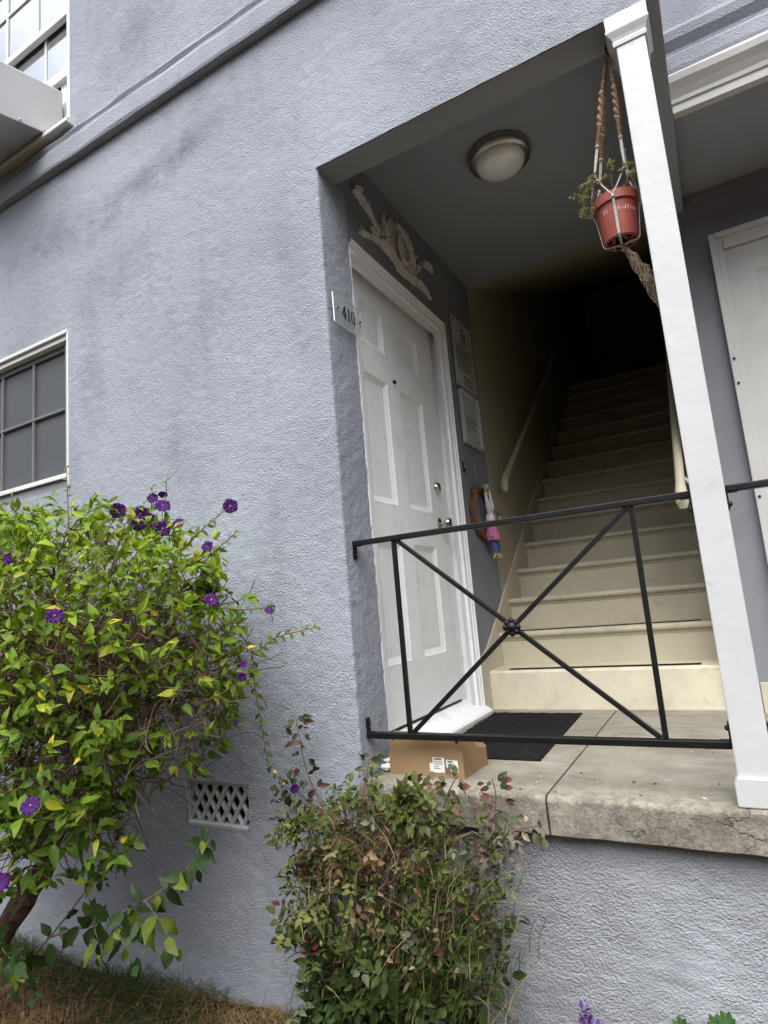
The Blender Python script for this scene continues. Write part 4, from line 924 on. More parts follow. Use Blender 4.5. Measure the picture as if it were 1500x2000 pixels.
for q in range(34):
    a = random.uniform(0, 6.28) if q > 9 else random.uniform(2.4, 4.2); out = random.uniform(.02, .075); up = random.uniform(.02, .075) if q > 6 else random.uniform(-.06, .03)
    b0_ = PC + Vector((.04 * math.cos(a), .04 * math.sin(a), .143)); e = PC + Vector(((.055 + out) * math.cos(a), (.055 + out) * math.sin(a) * .8, .165 + up))
    if e.x > XP - .012 and abs(e.y - .045) < .06: e.x = XP - .015
    mid = b0_.lerp(e, .5) + Vector((0, 0, .03)); sed_stem.tube([b0_, mid, e], .0016, 5)
    for k in range(11):
        t = k * 2.4; el = random.uniform(-.3, .7); dr = np.array([math.cos(t) * math.cos(el), math.sin(t) * math.cos(el), math.sin(el)])
        sp_.append(np.array(e) + RNG.normal(0, .003, 3)); sdr.append(dr); snm.append(np.array([0, 0, 1]) + RNG.normal(0, .3, 3)); ssz.append(random.uniform(.013, .022)); g = random.random()
        sco.append((.24 + .14 * g, .26 + .12 * g, .13 + .07 * g))
sd_o = build('sedum', sed_stem, 'twig', hp)
lm = link('sedum_leaves', leaves_mesh('sedum_leaves', leaf_proto(.55, .3, .15, 3), np.array(sp_), np.array(sdr), np.array(snm), np.array(ssz), np.array(sco)), 'leaf_rose', sd_o); lm['kind'] = 'stuff'

# bits of fallen petal and grit on the slab
n = 46; V, F = leaf_proto(.7, .3, .2, 2); dp = np.stack([RNG.uniform(.45, 1.15, n), RNG.uniform(.0, .9, n) ** 1.3 + .02, np.full(n, .0025)], 1); dd_ = np.stack([RNG.normal(size=n), RNG.normal(size=n), RNG.normal(0, .12, n)], 1)
cc = np.where(RNG.random((n, 1)) < .55, np.array([[.55, .50, .40]]), np.array([[.14, .09, .05]])); ob = link('fallen_petals', leaves_mesh('fallen_petals', (V, F), dp, dd_, np.tile(np.array([[0, 0, 1.]]), (n, 1)) + RNG.normal(0, .15, (n, 3)), RNG.uniform(.006, .016, n), cc), 'leaf_rose'); ob['kind'] = 'stuff'; ob['label'] = 'scattered dry petals and grit on the porch floor'

# ------------------------------------------------------------------ plants
def in_view_rank(p): return np.linalg.norm(p - CAM, axis=1)
def ell_sample(es, n, shell):
    out = []
    wts = np.array([e[3] * e[4] * e[5] for e in es]); cnt = (wts / wts.sum() * n).astype(int)
    for e, c in zip(es, cnt):
        v = RNG.normal(size=(c, 3)); v /= np.linalg.norm(v, axis=1, keepdims=True); r = RNG.random(c) ** (1 / 3); r = shell + (1 - shell) * r if shell else r
        r = r * (1 + .16 * (RNG.random(c) - .5))
        out.append(np.array(e[:3]) + v * r[:, None] * np.array(e[3:6]))
    return np.concatenate(out)
def colonize(attr, nodes, par, D, di, dk, iters, droop=0.0):
    nodes = [np.array(p, float) for p in nodes]; par = list(par); A = attr.copy()
    near = np.full(len(A), 1e9); nid = np.zeros(len(A), int)
    for k, p in enumerate(nodes):
        dd = np.linalg.norm(A - p, axis=1); m = dd < near; near[m] = dd[m]; nid[m] = k
    for it in range(iters):
        act = near < di
        if not act.any(): di *= 1.4; continue
        ids = nid[act]; P = np.array(nodes); dv = (A[act] - P[ids]) / near[act][:, None]
        acc = np.zeros((len(nodes), 3)); np.add.at(acc, ids, dv); new = np.unique(ids); base = len(nodes); add = []
        for k in new:
            g = acc[k] / np.linalg.norm(acc[k] + 1e-9) + RNG.normal(0, .22, 3); g[2] -= droop; g /= np.linalg.norm(g); add.append(P[k] + g * D); par.append(int(k))
        nodes += add; add = np.array(add)
        for s in range(0, len(add), 400):
            dd = np.linalg.norm(A[:, None] - add[None, s:s + 400], axis=2); j = dd.argmin(1); mn = dd[np.arange(len(A)), j]; m = mn < near; near[m] = mn[m]; nid[m] = base + s + j[m]
        keep = near > dk; A, near, nid = A[keep], near[keep], nid[keep]
        if len(A) == 0 or len(nodes) > 20000: break
    return np.array(nodes), np.array(par)
def seg_mesh(name, P, Q, r0, r1, k=4):
    d = Q - P; d /= np.maximum(np.linalg.norm(d, axis=1, keepdims=True), 1e-9); h = np.where(np.abs(d[:, 2:3]) > .9, np.array([[1., 0, 0]]), np.array([[0, 0, 1.]]))
    a = np.cross(d, h); a /= np.linalg.norm(a, axis=1, keepdims=True); b = np.cross(d, a); n = len(P); V = np.zeros((n, 2 * k, 3))
    for j in range(k):
        o = a * math.cos(2 * math.pi * j / k) + b * math.sin(2 * math.pi * j / k); V[:, j] = P + o * r0[:, None]; V[:, k + j] = Q + o * r1[:, None]
    F = np.array([(j, (j + 1) % k, k + (j + 1) % k, k + j) for j in range(k)]); FF = (F[None] + (np.arange(n) * 2 * k)[:, None, None]).reshape(-1, 4)
    return np_mesh(name, V.reshape(-1, 3), FF)
def stats(nodes, par):
    n = len(nodes); hgt = np.zeros(n, int); w = np.zeros(n); ch = np.zeros(n, int)
    for i in range(n - 1, 0, -1):
        p = par[i]
        if w[i] == 0: w[i] = 1
        if p >= 0: hgt[p] = max(hgt[p], hgt[i] + 1); w[p] += w[i]; ch[p] += 1
    return hgt, w, ch
unit = lambda v: v / np.maximum(np.linalg.norm(v, axis=-1, keepdims=True), 1e-9)

# ---- potato-bush shrub with purple flowers
def shrub():
    S = thing('flowering_shrub', 'large leafy green shrub with purple flowers in front of the lower window', 'shrub', (-1.75, -.5, ZG))
    trunk = [(-1.78, -.5, ZG - .03), (-1.62, -.5, -.72), (-1.36, -.5, -.50), (-1.165, -.5, -.305), (-1.07, -.5, -.20), (-1.14, -.49, -.09), (-1.26, -.48, .05)]
    limbs = [[trunk[4], (-.98, -.48, -.05), (-.86, -.50, .12), (-.74, -.5, .30)], [trunk[6], (-1.36, -.46, .22), (-1.42, -.45, .42)], [trunk[5], (-1.16, -.55, .1), (-1.10, -.6, .3)],
             [trunk[6], (-1.25, -.5, .2), (-1.14, -.45, .42)]]
    mb = MB(); T = [cat([np.array(p) for p in trunk], i / 24) for i in range(25)]
    mb.tube(T, [(.052 - .022 * i / 24) * (1 + .10 * math.sin(i * 1.9)) for i in range(25)], 9); build('trunk', mb, 'bark', S, 0, True)
    nodes = []; par = []; seeds = []
    for p in trunk: nodes.append(p); par.append(len(nodes) - 2)
    for l in limbs:
        k = trunk.index(l[0]); Lc = [cat([np.array(p) for p in l], i / 9) for i in range(10)]
        build('limb', MB().tube(Lc, [.024 - .014 * i / 9 for i in range(10)], 7), 'bark', S, 0, True)
        last = k
        for p in Lc[1:]: nodes.append(p); par.append(last); last = len(nodes) - 1
    es = [(-1.30, -.48, .72, .95, .40, .44), (-.78, -.46, .66, .58, .34, .38), (-.55, -.42, .42, .36, .26, .34), (-1.25, -.58, .35, .85, .34, .40),
          (-1.75, -.45, .75, .6, .4, .45), (-.95, -.62, .12, .42, .26, .26), (-.82, -.60, -.08, .32, .14, .13), (-1.22, -.70, -.12, .36, .18, .22), (-1.45, -.75, -.05, .40, .20, .22), (-.47, -.42, .84, .22, .18, .14), (-.46, -.46, .62, .28, .24, .24), (-.40, -.44, .42, .22, .18, .18), (-1.3, -.42, .98, .8, .3, .16)]
    A = ell_sample(es, 4700, .6)
    A = A[(A[:, 1] < -.06) & (A[:, 1] > -1.0) & (A[:, 0] > -2.5)]
    nd, pr = colonize(A, nodes, par, .036, .5, .036, 110)
    # long shoots of their own
    shoots = [([(-1.078, -.4, .95), (-1.084, -.4, 1.131), (-1.093, -.4, 1.30)], 7), ([(-.447, -.4, .863), (-.317, -.4, .938), (-.205, -.4, .99)], 8), ([(-.30, -.4, .62), (-.134, -.4, .507), (-.026, -.4, .543), (.135, -.4, .566)], 12),
              ([(-.33, -.28, .60), (-.268, -.25, .498), (-.259, -.25, .373), (-.234, -.25, .235), (-.213, -.25, .116), (-.18, -.22, .04)], 15), ([(-.6, -.4, .95), (-.585, -.4, 1.05), (-.578, -.4, 1.13)], 4), ([(-.52, -.4, .95), (-.51, -.4, 1.05), (-.50, -.4, 1.14)], 4),
              ([(-.30, -.42, .66), (-.15, -.41, .64), (-.04, -.40, .64)], 7), ([(-.40, -.42, .80), (-.25, -.42, .85), (-.15, -.42, .90)], 6), ([(-.35, -.45, .5), (-.2, -.45, .46), (-.12, -.44, .42)], 7), ([(-.45, -.4, .35), (-.3, -.4, .30), (-.2, -.4, .27)], 7), ([(-.50, -.42, .3), (-.44, -.40, .2), (-.42, -.38, .10)], 7)]
    hgt, w_, ch = stats(nd, pr)
    i = np.arange(len(nodes), len(nd)); p = pr[i]; rad = np.minimum(.0012 * w_ ** .42, .016)
    link('twigs', seg_mesh('twigs', nd[p], nd[i], rad[p] * .98, rad[i]), 'twig', S)['kind'] = 'stuff'
    # dry tangle of old twigs inside the crown
    n = 1800; st = ell_sample([(-1.15, -.50, .48, .85, .26, .30), (-.62, -.45, .42, .45, .20, .32), (-.98, -.5, .10, .42, .2, .2)], n, 0); dr = unit(RNG.normal(size=(len(st), 3)) * np.array([1, .6, .9])); PP, QQ = [], []
    for k in range(5):
        en = st + dr * .042; PP.append(st); QQ.append(en); st = en; dr = unit(dr + RNG.normal(0, .28, dr.shape))
    PP = np.concatenate(PP); QQ = np.concatenate(QQ); ok = (PP[:, 1] < -.03) & (QQ[:, 1] < -.03); PP, QQ = PP[ok], QQ[ok]
    link('dry_twigs', seg_mesh('dry_twigs', PP, QQ, np.full(len(PP), .0017), np.full(len(PP), .0015), 3), 'twig', S)['kind'] = 'stuff'
    pos, d, nrm, size, col = [], [], [], [], []
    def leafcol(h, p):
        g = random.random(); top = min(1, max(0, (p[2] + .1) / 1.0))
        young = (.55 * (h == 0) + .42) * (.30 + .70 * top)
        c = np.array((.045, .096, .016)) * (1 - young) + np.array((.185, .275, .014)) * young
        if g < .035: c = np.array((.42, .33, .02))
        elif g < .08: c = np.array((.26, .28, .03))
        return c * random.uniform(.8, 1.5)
    for k in range(len(nodes), len(nd)):
        h = hgt[k]
        if h > 5: continue
        ax = unit(nd[k] - nd[pr[k]]); m = (5 if h == 0 else (2 if random.random() < .75 else 1)) if h < 4 else (1 if random.random() < .5 else 0)
        for q in range(m):
            pv = unit(np.cross(ax, RNG.normal(size=3))); dd = unit(ax * random.uniform(.3, .9) + pv * random.uniform(.5, 1) + np.array([0, 0, random.uniform(-.15, .35)]))
            nn = unit(np.array([.25, -.55, .8]) + RNG.normal(0, .45, 3)); pos.append(nd[k] + RNG.normal(0, .006, 3)); d.append(dd); nrm.append(nn); low = 1 + .28 * min(1, max(0, (.75 - nd[k][2]) / .7)) * (nd[k][1] < -.5); size.append(random.uniform(.028, .057) * low * (.72 if h == 0 and q > 2 else 1)); col.append(leafcol(h, nd[k]))
    for P, cnt in shoots:
        mb = MB(); P = [np.array(p) for p in P]; ln = [cat(P, t / 14) for t in range(15)]; mb.tube(ln, [.0026 - .0014 * t / 14 for t in range(15)], 5); build('shoot', mb, 'twig', S)
        for q in range(cnt * 2):
            t = .15 + .85 * q / (cnt * 2 - 1); p = cat(P, t); ax = unit(cat(P, min(1, t + .03)) - cat(P, t - .03)); sgn = 1 if q % 2 else -1
            pv = unit(np.cross(ax, np.array([.3, -1, .1]))) * sgn; dd = unit(ax * .7 + pv * .75 + RNG.normal(0, .2, 3)); pos.append(p); d.append(dd); nrm.append(unit(np.array([.2, -.8, .5]) + RNG.normal(0, .35, 3))); size.append(random.uniform(.022, .040) * (1 - .35 * t)); col.append(leafcol(1, p))
    pos, d, nrm, size, col = map(np.array, (pos, d, nrm, size, col)); ok = pos[:, 1] < -.02
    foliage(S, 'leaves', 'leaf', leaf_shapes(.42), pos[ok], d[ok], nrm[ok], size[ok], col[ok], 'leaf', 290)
    # low boughs with large dark leaves in front
    bp_, bd, bn, bs, bc = [], [], [], [], []
    for P, cnt in (([(-1.12, -.56, -.50), (-.997, -.6, -.459), (-.875, -.6, -.365), (-.687, -.6, -.197), (-.604, -.6, -.097)], 15), ([(-.90, -.6, -.38), (-.65, -.6, -.297), (-.466, -.6, -.223), (-.352, -.6, -.166), (-.248, -.6, -.096), (-.142, -.6, -.007)], 22),
                   ([(-1.15, -.62, -.45), (-1.05, -.68, -.42), (-.92, -.70, -.44), (-.80, -.7, -.47)], 11), ([(-.60, -.60, -.275), (-.48, -.64, -.30), (-.40, -.65, -.36)], 12), ([(-.42, -.6, -.202), (-.33, -.62, -.24), (-.27, -.62, -.30)], 10), ([(-1.3, -.7, -.3), (-1.15, -.78, -.36), (-1.0, -.8, -.45)], 12),
                   ([(-.25, -.6, -.10), (-.18, -.6, -.04), (-.145, -.6, .02)], 7), ([(-.50, -.6, -.238), (-.44, -.61, -.25), (-.40, -.62, -.29)], 11), ([(-.66, -.6, -.30), (-.61, -.63, -.31), (-.56, -.64, -.36)], 9), ([(-1.0, -.7, -.35), (-.9, -.74, -.36), (-.78, -.74, -.40)], 12), ([(-1.35, -.75, -.25), (-1.2, -.8, -.30), (-1.08, -.82, -.36)], 12)):
        P = [np.array(p) for p in P]; ln = [cat(P, t / 16) for t in range(17)]; build('bough', MB().tube(ln, [(.0046 if cnt > 14 else .0022) * (1 - .72 * t / 16) for t in range(17)], 6), 'bark', S)
        for q in range(cnt):
            t = .1 + .9 * q / (cnt - 1); p = cat(P, t); ax = unit(cat(P, min(1, t + .03)) - cat(P, t - .03)); pv = unit(np.cross(ax, np.array([.2, -1, .2]))) * (1 if q % 2 else -1)
            dd = unit(ax * .35 + pv * .7 + np.array([0, -.1, -.7]) + RNG.normal(0, .42, 3)); bp_.append(p + RNG.normal(0, .008, 3)); bd.append(dd); bn.append(unit(np.array([.35, -.75, .55]) + RNG.normal(0, .45, 3))); g = random.random()
            bs.append(random.uniform(.050, .100) * (1 - .35 * t)); bc.append(np.array((.030, .062, .016)) * (.7 + .6 * g) if g < .7 else np.array((.11, .15, .02)) * random.uniform(.7, 1.2))
    leaf_objects(S, 'leaf', leaf_shapes(.50), np.array(bp_), np.array(bd), np.array(bn), np.array(bs), np.array(bc), 'leaf', 10)
    # flowers
    FL = [(-.709, -.45, 1.053), (-.583, -.45, 1.022), (-.536, -.5, .976), (-.579, -.42, 1.0), (-.577, -.4, 1.085), (-.522, -.4, 1.09), (-.501, -.42, 1.042), (-.413, -.5, .94), (-.425, -.42, .966), (-.194, -.4, .995), (-.288, -.42, .865), (-.2, -.5, .678), (-.046, -.4, .633), (-.396, -.90, .662), (-.133, -.45, .43), (-.143, -.43, .466), (-.213, -.4, .281), (-.538, -.88, .146), (-.83, -.8, -.122), (-.57, -.6, .914), (-1.014, -.7, .9), (-.148, -.2, .023)]
    small = {4: .7, 5: .6, 8: .8, 10: .8, 14: .6, 15: .45, 16: .4, 19: .7, 21: .6, 12: .75}
    tocam = lambda p: unit(CAM - np.array(p))
    for q, p in enumerate(FL):
        f = np.array(p); k = small.get(q, 1.0); R0 = .027 * k * (np.linalg.norm(f - CAM) / 2.2)
        ax = unit(tocam(p) * (1.0 if k == 1 else .5) + RNG.normal(0, .28, 3) + np.array([0, 0, .15])); a = unit(np.cross(ax, [0, 0, 1.])); b = np.cross(ax, a)
        V = [f - ax * .003]; C = [(.030, .006, .05)]; nseg = 40; rings = [(.25, .0), (.6, .002), (.88, .004), (1.0, .001)]
        for rr, hh in rings:
            for j in range(nseg):
                t = 2 * math.pi * j / nseg; lobe = 1 - (.10 * abs(math.sin(2.5 * t)) ** 6 + .02 * math.sin(13 * t)) * (rr > .7); st_ = max(0, math.cos(5 * t)) ** 8
                V.append(f + (a * math.cos(t) + b * math.sin(t)) * R0 * rr * lobe + ax * (hh + .0035 * math.sin(10 * t) * rr) * k)
                C.append((.075 + .02 * st_, .014, .150 + .04 * st_) if st_ < .3 else (.04, .008, .085))
        F = [(0, 1 + j, 1 + (j + 1) % nseg) for j in range(nseg)]
        for i_ in range(3):
            for j in range(nseg): A0 = 1 + i_ * nseg + j; A1 = 1 + i_ * nseg + (j + 1) % nseg; F += [(A0, A0 + nseg, A1 + nseg), (A0, A1 + nseg, A1)]
        o = link('flower', np_mesh('flower', np.array(V), np.array(F), np.array(C)), 'petal', S)
        if k > .65: build('stamen', MB().lathe([(.0028 * k, -.003), (.0026 * k, .003), (.001, .006), (0, .0065)], f, ax, 8), 'yellow', o, 0, True)
        build('pedicel', MB().tube([f - ax * .001, f - ax * .02 - np.array([0, 0, .006]), f - ax * .03 - np.array([0, 0, .025])], .0011, 5), 'twig', o)
shrub()

# ---- rose and weeds in front of the porch corner
def rose():
    S = thing('rose_bush', 'overgrown rose bush with mildewed and dry leaves under the porch slab', 'rose bush', (.2, -.2, ZG))
    es = [(.20, -.18, -.12, .41, .17, .15), (.18, -.19, -.34, .38, .19, .26), (.14, -.19, -.72, .29, .18, .34)]
    A = ell_sample(es, 1250, .5); A = A[(A[:, 1] < -.03) & (A[:, 2] > ZG)]
    nodes = []; par = []
    for x in (.02, .12, .22, .33):
        nodes.append((x, -.16, ZG)); par.append(-1)
        for k in range(1, 5): nodes.append((x + .02 * math.sin(k + x * 30), -.17, ZG + .12 * k)); par.append(len(nodes) - 2)
    # keep indices increasing from parents
    nd, pr = colonize(A, nodes, par, .034, .45, .036, 70)
    i = np.array([k for k in range(len(nd)) if pr[k] >= 0]); hgt, w_, ch = stats(nd, np.where(pr < 0, 0, pr)); rad = np.minimum(.0013 * np.maximum(w_, 1) ** .4, .009)
    link('stems', seg_mesh('stems', nd[pr[i]], nd[i], rad[pr[i]], rad[i]), 'twig', S)['kind'] = 'stuff'
    pos, d, nrm, size, col = [], [], [], [], []
    def colour(p):
        g = random.random(); x, z = p[0], p[2]
        warm = math.exp(-((x - .16) / .18) ** 2 - ((z + .12) / .10) ** 2); pale = math.exp(-((x - .56) / .14) ** 2 - ((z + .08) / .12) ** 2); yel = math.exp(-((x - .02) / .22) ** 2 - ((z + .24) / .10) ** 2)
        if g < .46 * warm: return np.array(random.choice([(.15, .07, .035), (.28, .18, .10), (.085, .035, .022), (.20, .11, .05), (.36, .28, .17)])) * random.uniform(.7, 1.2)
        if g < .65 * pale: return np.array(random.choice([(.28, .25, .20), (.24, .19, .17), (.20, .22, .14), (.20, .13, .11)])) * random.uniform(.7, 1.15)
        if random.random() < .55 * yel: return np.array((.22, .23, .07)) * random.uniform(.7, 1.25)
        if random.random() < .02: return np.array((.10, .025, .022))
        if random.random() < .08: return np.array((.20, .22, .13))
        t = min(1, max(0, (z + .75) / .7)); return (np.array((.026, .066, .018)) * (1 - t) + np.array((.115, .150, .026)) * t) * random.uniform(.65, 1.35)
    for k in range(len(nd)):
        if pr[k] < 0 or hgt[k] > 3: continue
        for q in range(2 if hgt[k] else 3):
            ax = unit(nd[k] - nd[pr[k]]); dd = unit(ax * .4 + unit(RNG.normal(size=3)) + np.array([0, -.25, .05])); nn = unit(np.array([.2, -.5, .7]) + RNG.normal(0, .62, 3)); c = colour(nd[k]) * .60; s = random.uniform(.016, .042) * (1.2 if nd[k][2] < -.4 else .85)
            x, y, z = frames(dd[None], nn[None]); base = nd[k]; Ln = s * 2.2
            for (t, sd_) in ((1.0, 0), (.72, 1), (.72, -1), (.38, 1), (.38, -1)):
                if s < .03 and t < .5: continue
                p = base + dd * Ln * t * .8; dl = unit(dd * (1 if sd_ == 0 else .35) + x[0] * sd_ + RNG.normal(0, .12, 3)); pos.append(p); d.append(dl); nrm.append(unit(nn + RNG.normal(0, .2, 3))); size.append(s * (1.1 if sd_ == 0 else .9)); col.append(c * random.uniform(.85, 1.15))
    n = 420; st = ell_sample([(.20, -.17, -.14, .34, .13, .12), (.20, -.17, -.4, .33, .14, .25)], n, 0); dr = unit(RNG.normal(size=(len(st), 3))); PP, QQ = [], []
    for k in range(5):
        en = st + dr * .026; PP.append(st); QQ.append(en); st = en; dr = unit(dr + RNG.normal(0, .3, dr.shape))
    PP = np.concatenate(PP); QQ = np.concatenate(QQ); ok = (PP[:, 1] < -.04) & (QQ[:, 1] < -.04); PP, QQ = PP[ok], QQ[ok]
    link('dry_twigs', seg_mesh('dry_twigs', PP, QQ, np.full(len(PP), .0013), np.full(len(PP), .0011), 3), 'twig', S)['kind'] = 'stuff'
    # shrivelled brown leaves
    for q in range(300):
        p = ell_sample([(.17, -.22, -.13, .28, .16, .11), (.22, -.24, -.3, .33, .16, .16)], 2, .6)[q % 2 if q % 2 == 0 else 0]; pos.append(p); d.append(unit(RNG.normal(size=3) + np.array([0, -.2, -.6]))); nrm.append(unit(RNG.normal(size=3) + np.array([0, -.5, 0]))); size.append(random.uniform(.014, .030)); col.append(np.array(random.choice([(.13, .07, .035), (.20, .13, .07), (.07, .035, .02), (.26, .20, .12)])) * random.uniform(.6, 1.2))
    # sprays that stand out above and beside the mass
    for P, cnt, c in (([(-.05, -.12, -.15), (-.075, -.12, -.09), (-.151, -.12, .052), (-.175, -.12, .174), (-.186, -.12, .240)], 20, (.085, .045, .035)), ([(.36, -.14, -.06), (.40, -.13, .03), (.43, -.12, .075)], 9, (.15, .085, .05)), ([(.53, -.14, -.08), (.55, -.13, .02), (.54, -.12, .07)], 10, (.11, .045, .035)),
                      ([(.50, -.2, -.15), (.60, -.17, -.06), (.68, -.14, -.045)], 10, (.28, .22, .17)), ([(-.1, -.1, -.1), (-.2, -.1, -.03), (-.27, -.1, -.01), (-.29, -.1, -.06)], 16, (.07, .035, .03)), ([(.02, -.07, -.1), (.05, -.05, .03), (.06, -.03, .10)], 12, (.12, .14, .07)), ([(.25, -.16, -.05), (.27, -.15, .02), (.26, -.15, .055)], 8, (.10, .035, .028)), ([(-.12, -.1, -.2), (-.21, -.1, -.32), (-.25, -.1, -.40)], 9, (.05, .08, .03))):
        P = [np.array(p) for p in P]; build('cane', MB().tube([cat(P, t / 12) for t in range(13)], [.0032 - .0018 * t / 12 for t in range(13)], 5), 'twig', S)
        for q in range(cnt):
            t = .2 + .8 * q / (cnt - 1); p = cat(P, t); ax = unit(cat(P, min(1, t + .03)) - cat(P, t - .03)); pv = unit(np.cross(ax, np.array([.2, -1, .2]))) * (1 if q % 2 else -1)
            for u in range(2): pos.append(p + pv * random.uniform(0, .03)); d.append(unit(ax * .4 + pv + np.array([0, 0, -.45]) + RNG.normal(0, .5, 3))); nrm.append(unit(np.array([.3, -.8, .4]) + RNG.normal(0, .4, 3))); size.append(random.uniform(.020, .044)); col.append((np.array(c) if random.random() < .55 else np.array((.055, .075, .030))) * random.uniform(.6, 1.4))
    pos, d, nrm, size, col = map(np.array, (pos, d, nrm, size, col)); ok = pos[:, 1] < .0; pos[:, 1] = np.minimum(pos[:, 1], -.03)
    foliage(S, 'leaves', 'leaf', leaf_shapes(.54), pos[ok], d[ok], nrm[ok], size[ok], col[ok], 'leaf_rose', 295)
rose()

def blades(name, roots, hgt, lean, wid, col, mat, seg=4):
    n = len(roots); az = RNG.random(n) * 2 * math.pi; V = np.zeros((n, 2 * seg + 1, 3)); side = np.stack([-np.sin(az), np.cos(az), np.zeros(n)], 1); out = np.stack([np.cos(az), np.sin(az), np.zeros(n)], 1)
    if isinstance(lean, tuple): out = unit(out * .6 + np.array(lean[1])); lean = lean[0]
    ln = lean * (0.4 + RNG.random(n))
    for k in range(seg + 1):
        t = k / seg; c = roots + out * (hgt * ln * t ** 2)[:, None] + np.array([0, 0, 1.]) * (hgt * (t - .35 * ln * t ** 2.2))[:, None]; wv = wid * (1 - t) ** .6
        if k < seg: V[:, 2 * k] = c - side * wv[:, None]; V[:, 2 * k + 1] = c + side * wv[:, None]
        else: V[:, 2 * seg] = c
    F = []
    for k in range(seg - 1): F += [(2 * k, 2 * k + 1, 2 * k + 3), (2 * k, 2 * k + 3, 2 * k + 2)]
    F.append((2 * seg - 2, 2 * seg - 1, 2 * seg)); F = np.array(F); FF = (F[None] + (np.arange(n) * (2 * seg + 1))[:, None, None]).reshape(-1, 3)
    return np_mesh(name, V.reshape(-1, 3), FF, np.repeat(col, 2 * seg + 1, 0), smooth=False)
def gz(x, y): return ZG + .055 * np.clip(x + 1.9, 0, 2.2) + .05 * (vnoise(x * 2.1 + 50, y * 2.1 + 50, 4) - .5) + .02 * vnoise(x * 9 + 50, y * 9 + 70, 5) - .006
# grass growing through the rose
def weed():
    S = thing('grass_clump', 'wispy wild grass growing through the right side of the rose bush', 'grass clump', (.42, -.25, ZG))
    n = 270; r = np.stack([RNG.normal(.40, .10, n), RNG.uniform(-.34, -.14, n), RNG.uniform(-.62, -.22, n)], 1); g = RNG.random((n, 1)); c = np.where(g < .3, np.array([[.30, .24, .11]]), np.array([[.085, .125, .035]])) * RNG.uniform(.6, 1.3, (n, 1))
    link('blades', blades('blades', r, RNG.uniform(.14, .36, n), (.8, (.75, -.25, 0)), np.full(n, .0016), c, 'grass'), 'grass', S)['kind'] = 'stuff'
    n = 110; r = np.stack([RNG.uniform(-.1, .5, n), RNG.uniform(-.36, -.2, n), RNG.uniform(-.6, -.12, n)], 1); c = np.where(RNG.random((n, 1)) < .5, np.array([[.36, .31, .17]]), np.array([[.17, .21, .05]])) * RNG.uniform(.6, 1.2, (n, 1))
    link('dry_stalks', blades('dry_stalks', r, RNG.uniform(.08, .22, n), 1.2, np.full(n, .0018), c, 'grass'), 'grass', S)['kind'] = 'stuff'
weed()
# lawn: dry thatch and short green blades
def lawn():
    n = 34000; x = RNG.uniform(-2.6, 1.6, n); y = -RNG.random(n) ** 1.1 * 1.5 - .01; dry = vnoise(x * 2.3 + 30, y * 2.3 + 30, 9) + .25 * vnoise(x * 9 + 3, y * 9 + 9, 10) + .22 * np.exp(-((x + 1.5) / .35) ** 2) + RNG.normal(0, .12, n) > .80
    c = np.where(dry[:, None], np.array([[.32, .21, .10]]), np.array([[.060, .078, .024]])) * RNG.uniform(.55, 1.3, (n, 1)); h = np.where(dry, RNG.uniform(.03, .075, n), RNG.uniform(.035, .10, n))
    tuft = (y > -.22) & (vnoise(x * 5 + 9, y * 3 + 4, 12) > .45) & (x < 0); h = np.where(tuft, h * 1.9, h)
    o = link('grass', blades('grass', np.stack([x, y, gz(x, y)], 1), h, 1.5, np.full(n, .0017), c, 'grass', 3), 'grass'); o['kind'] = 'stuff'; o['label'] = 'patchy dry and green grass below the wall'
lawn()
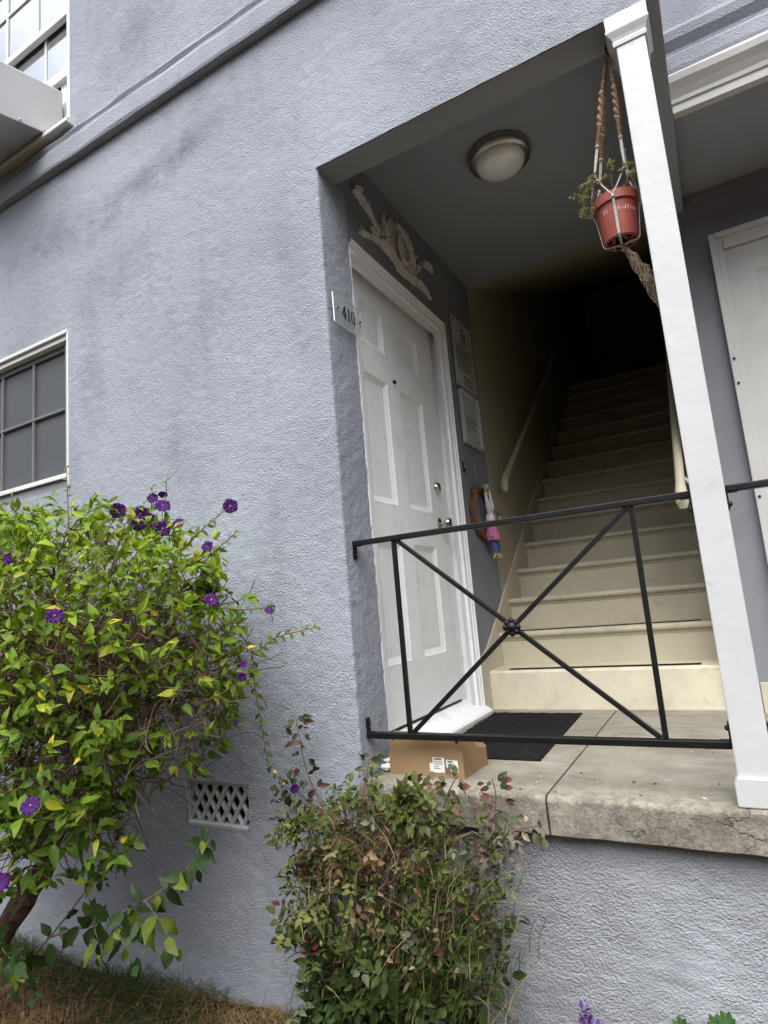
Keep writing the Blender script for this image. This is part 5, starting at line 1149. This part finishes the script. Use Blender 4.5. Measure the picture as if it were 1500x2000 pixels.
def small_plants():
    S = thing('lavender_plant', 'purple lavender spike poking up at the bottom edge of the picture', 'lavender', (.79, -.3, ZG))
    for (dx, dz) in ((0, 0), (.022, -.03), (-.02, -.06)):
        tp = Vector((.785 + dx, -.3, -.405 + dz)); build('stem', MB().tube([(.78, -.3, ZG), (.785 + dx * .6, -.3, -.65), tp - Vector((0, 0, .03))], .002, 5), 'twig', S)
        n = 34; t = np.linspace(0, 1, n); a = t * 40; p = np.array(tp)[None] + np.stack([.006 * np.cos(a), .006 * np.sin(a), (t - 1) * .05], 1); dd = unit(np.stack([np.cos(a), np.sin(a), np.full(n, .9)], 1)); c = np.tile(np.array([[.13, .06, .24]]), (n, 1)) * RNG.uniform(.6, 1.3, (n, 1))
        link('flower_spike', leaves_mesh('flower_spike', leaf_proto(.6, .3, .1, 3), p, dd, unit(RNG.normal(size=(n, 3))), RNG.uniform(.012, .019, n), c), 'petal', S)
    G = thing('geranium_plant', 'green scalloped leaves of a low plant at the bottom right edge', 'plant', (1.06, -.3, ZG))
    for (x, y, z) in ((1.10, -.30, -.366), (1.078, -.29, -.383), (1.122, -.3, -.388), (1.005, -.3, -.398), (1.05, -.3, -.412), (1.02, -.32, -.43), (1.15, -.28, -.41)):
        build('stem', MB().tube([(1.06, -.3, ZG), (x * .5 + .53, y, -.6), (x, y, z)], .002, 5), 'twig', G)
        V = [(x, y, z)]; nrm = unit(np.array([random.uniform(-.4, .4), -.55, .7])); a = unit(np.cross(nrm, [0, 0, 1.])); b = np.cross(nrm, a); k = 28
        for rr in (.5, 1):
            for j in range(k):
                t = 2 * math.pi * j / k; R1 = .019 * rr * (1 + .16 * math.cos(7 * t) * (rr == 1)); V.append(np.array((x, y, z)) + (a * math.cos(t) + b * math.sin(t)) * R1 + nrm * .006 * rr * (1 + .5 * math.cos(7 * t)))
        F = [(0, 1 + j, 1 + (j + 1) % k) for j in range(k)] + [q for j in range(k) for q in ((1 + j, 1 + k + j, 1 + k + (j + 1) % k), (1 + j, 1 + k + (j + 1) % k, 1 + (j + 1) % k))]
        link('leaf', np_mesh('leaf', np.array(V), np.array(F), np.tile(np.array([[.035, .085, .022]]) * random.uniform(.7, 1.3), (len(V), 1))), 'leaf_rose', G)
small_plants()

# fallen leaves and petals lying in the grass
n = 140; fx = RNG.uniform(-2.2, .2, n); fy = -RNG.random(n) * 1.0 - .03; fc = np.array([(.30, .20, .08), (.20, .12, .06), (.10, .12, .03), (.38, .30, .10), (.10, .03, .16)])[RNG.integers(0, 5, n)] * RNG.uniform(.6, 1.2, (n, 1))
ob = link('leaf_litter', leaves_mesh('leaf_litter', leaf_shapes(.5), np.stack([fx, fy, gz(fx, fy) + .035], 1), unit(RNG.normal(size=(n, 3)) * np.array([1, 1, .25])), unit(RNG.normal(0, .4, (n, 3)) + np.array([0, 0, 1.])), RNG.uniform(.025, .05, n), fc), 'leaf_rose'); ob['kind'] = 'stuff'; ob['label'] = 'dry fallen leaves scattered in the grass'
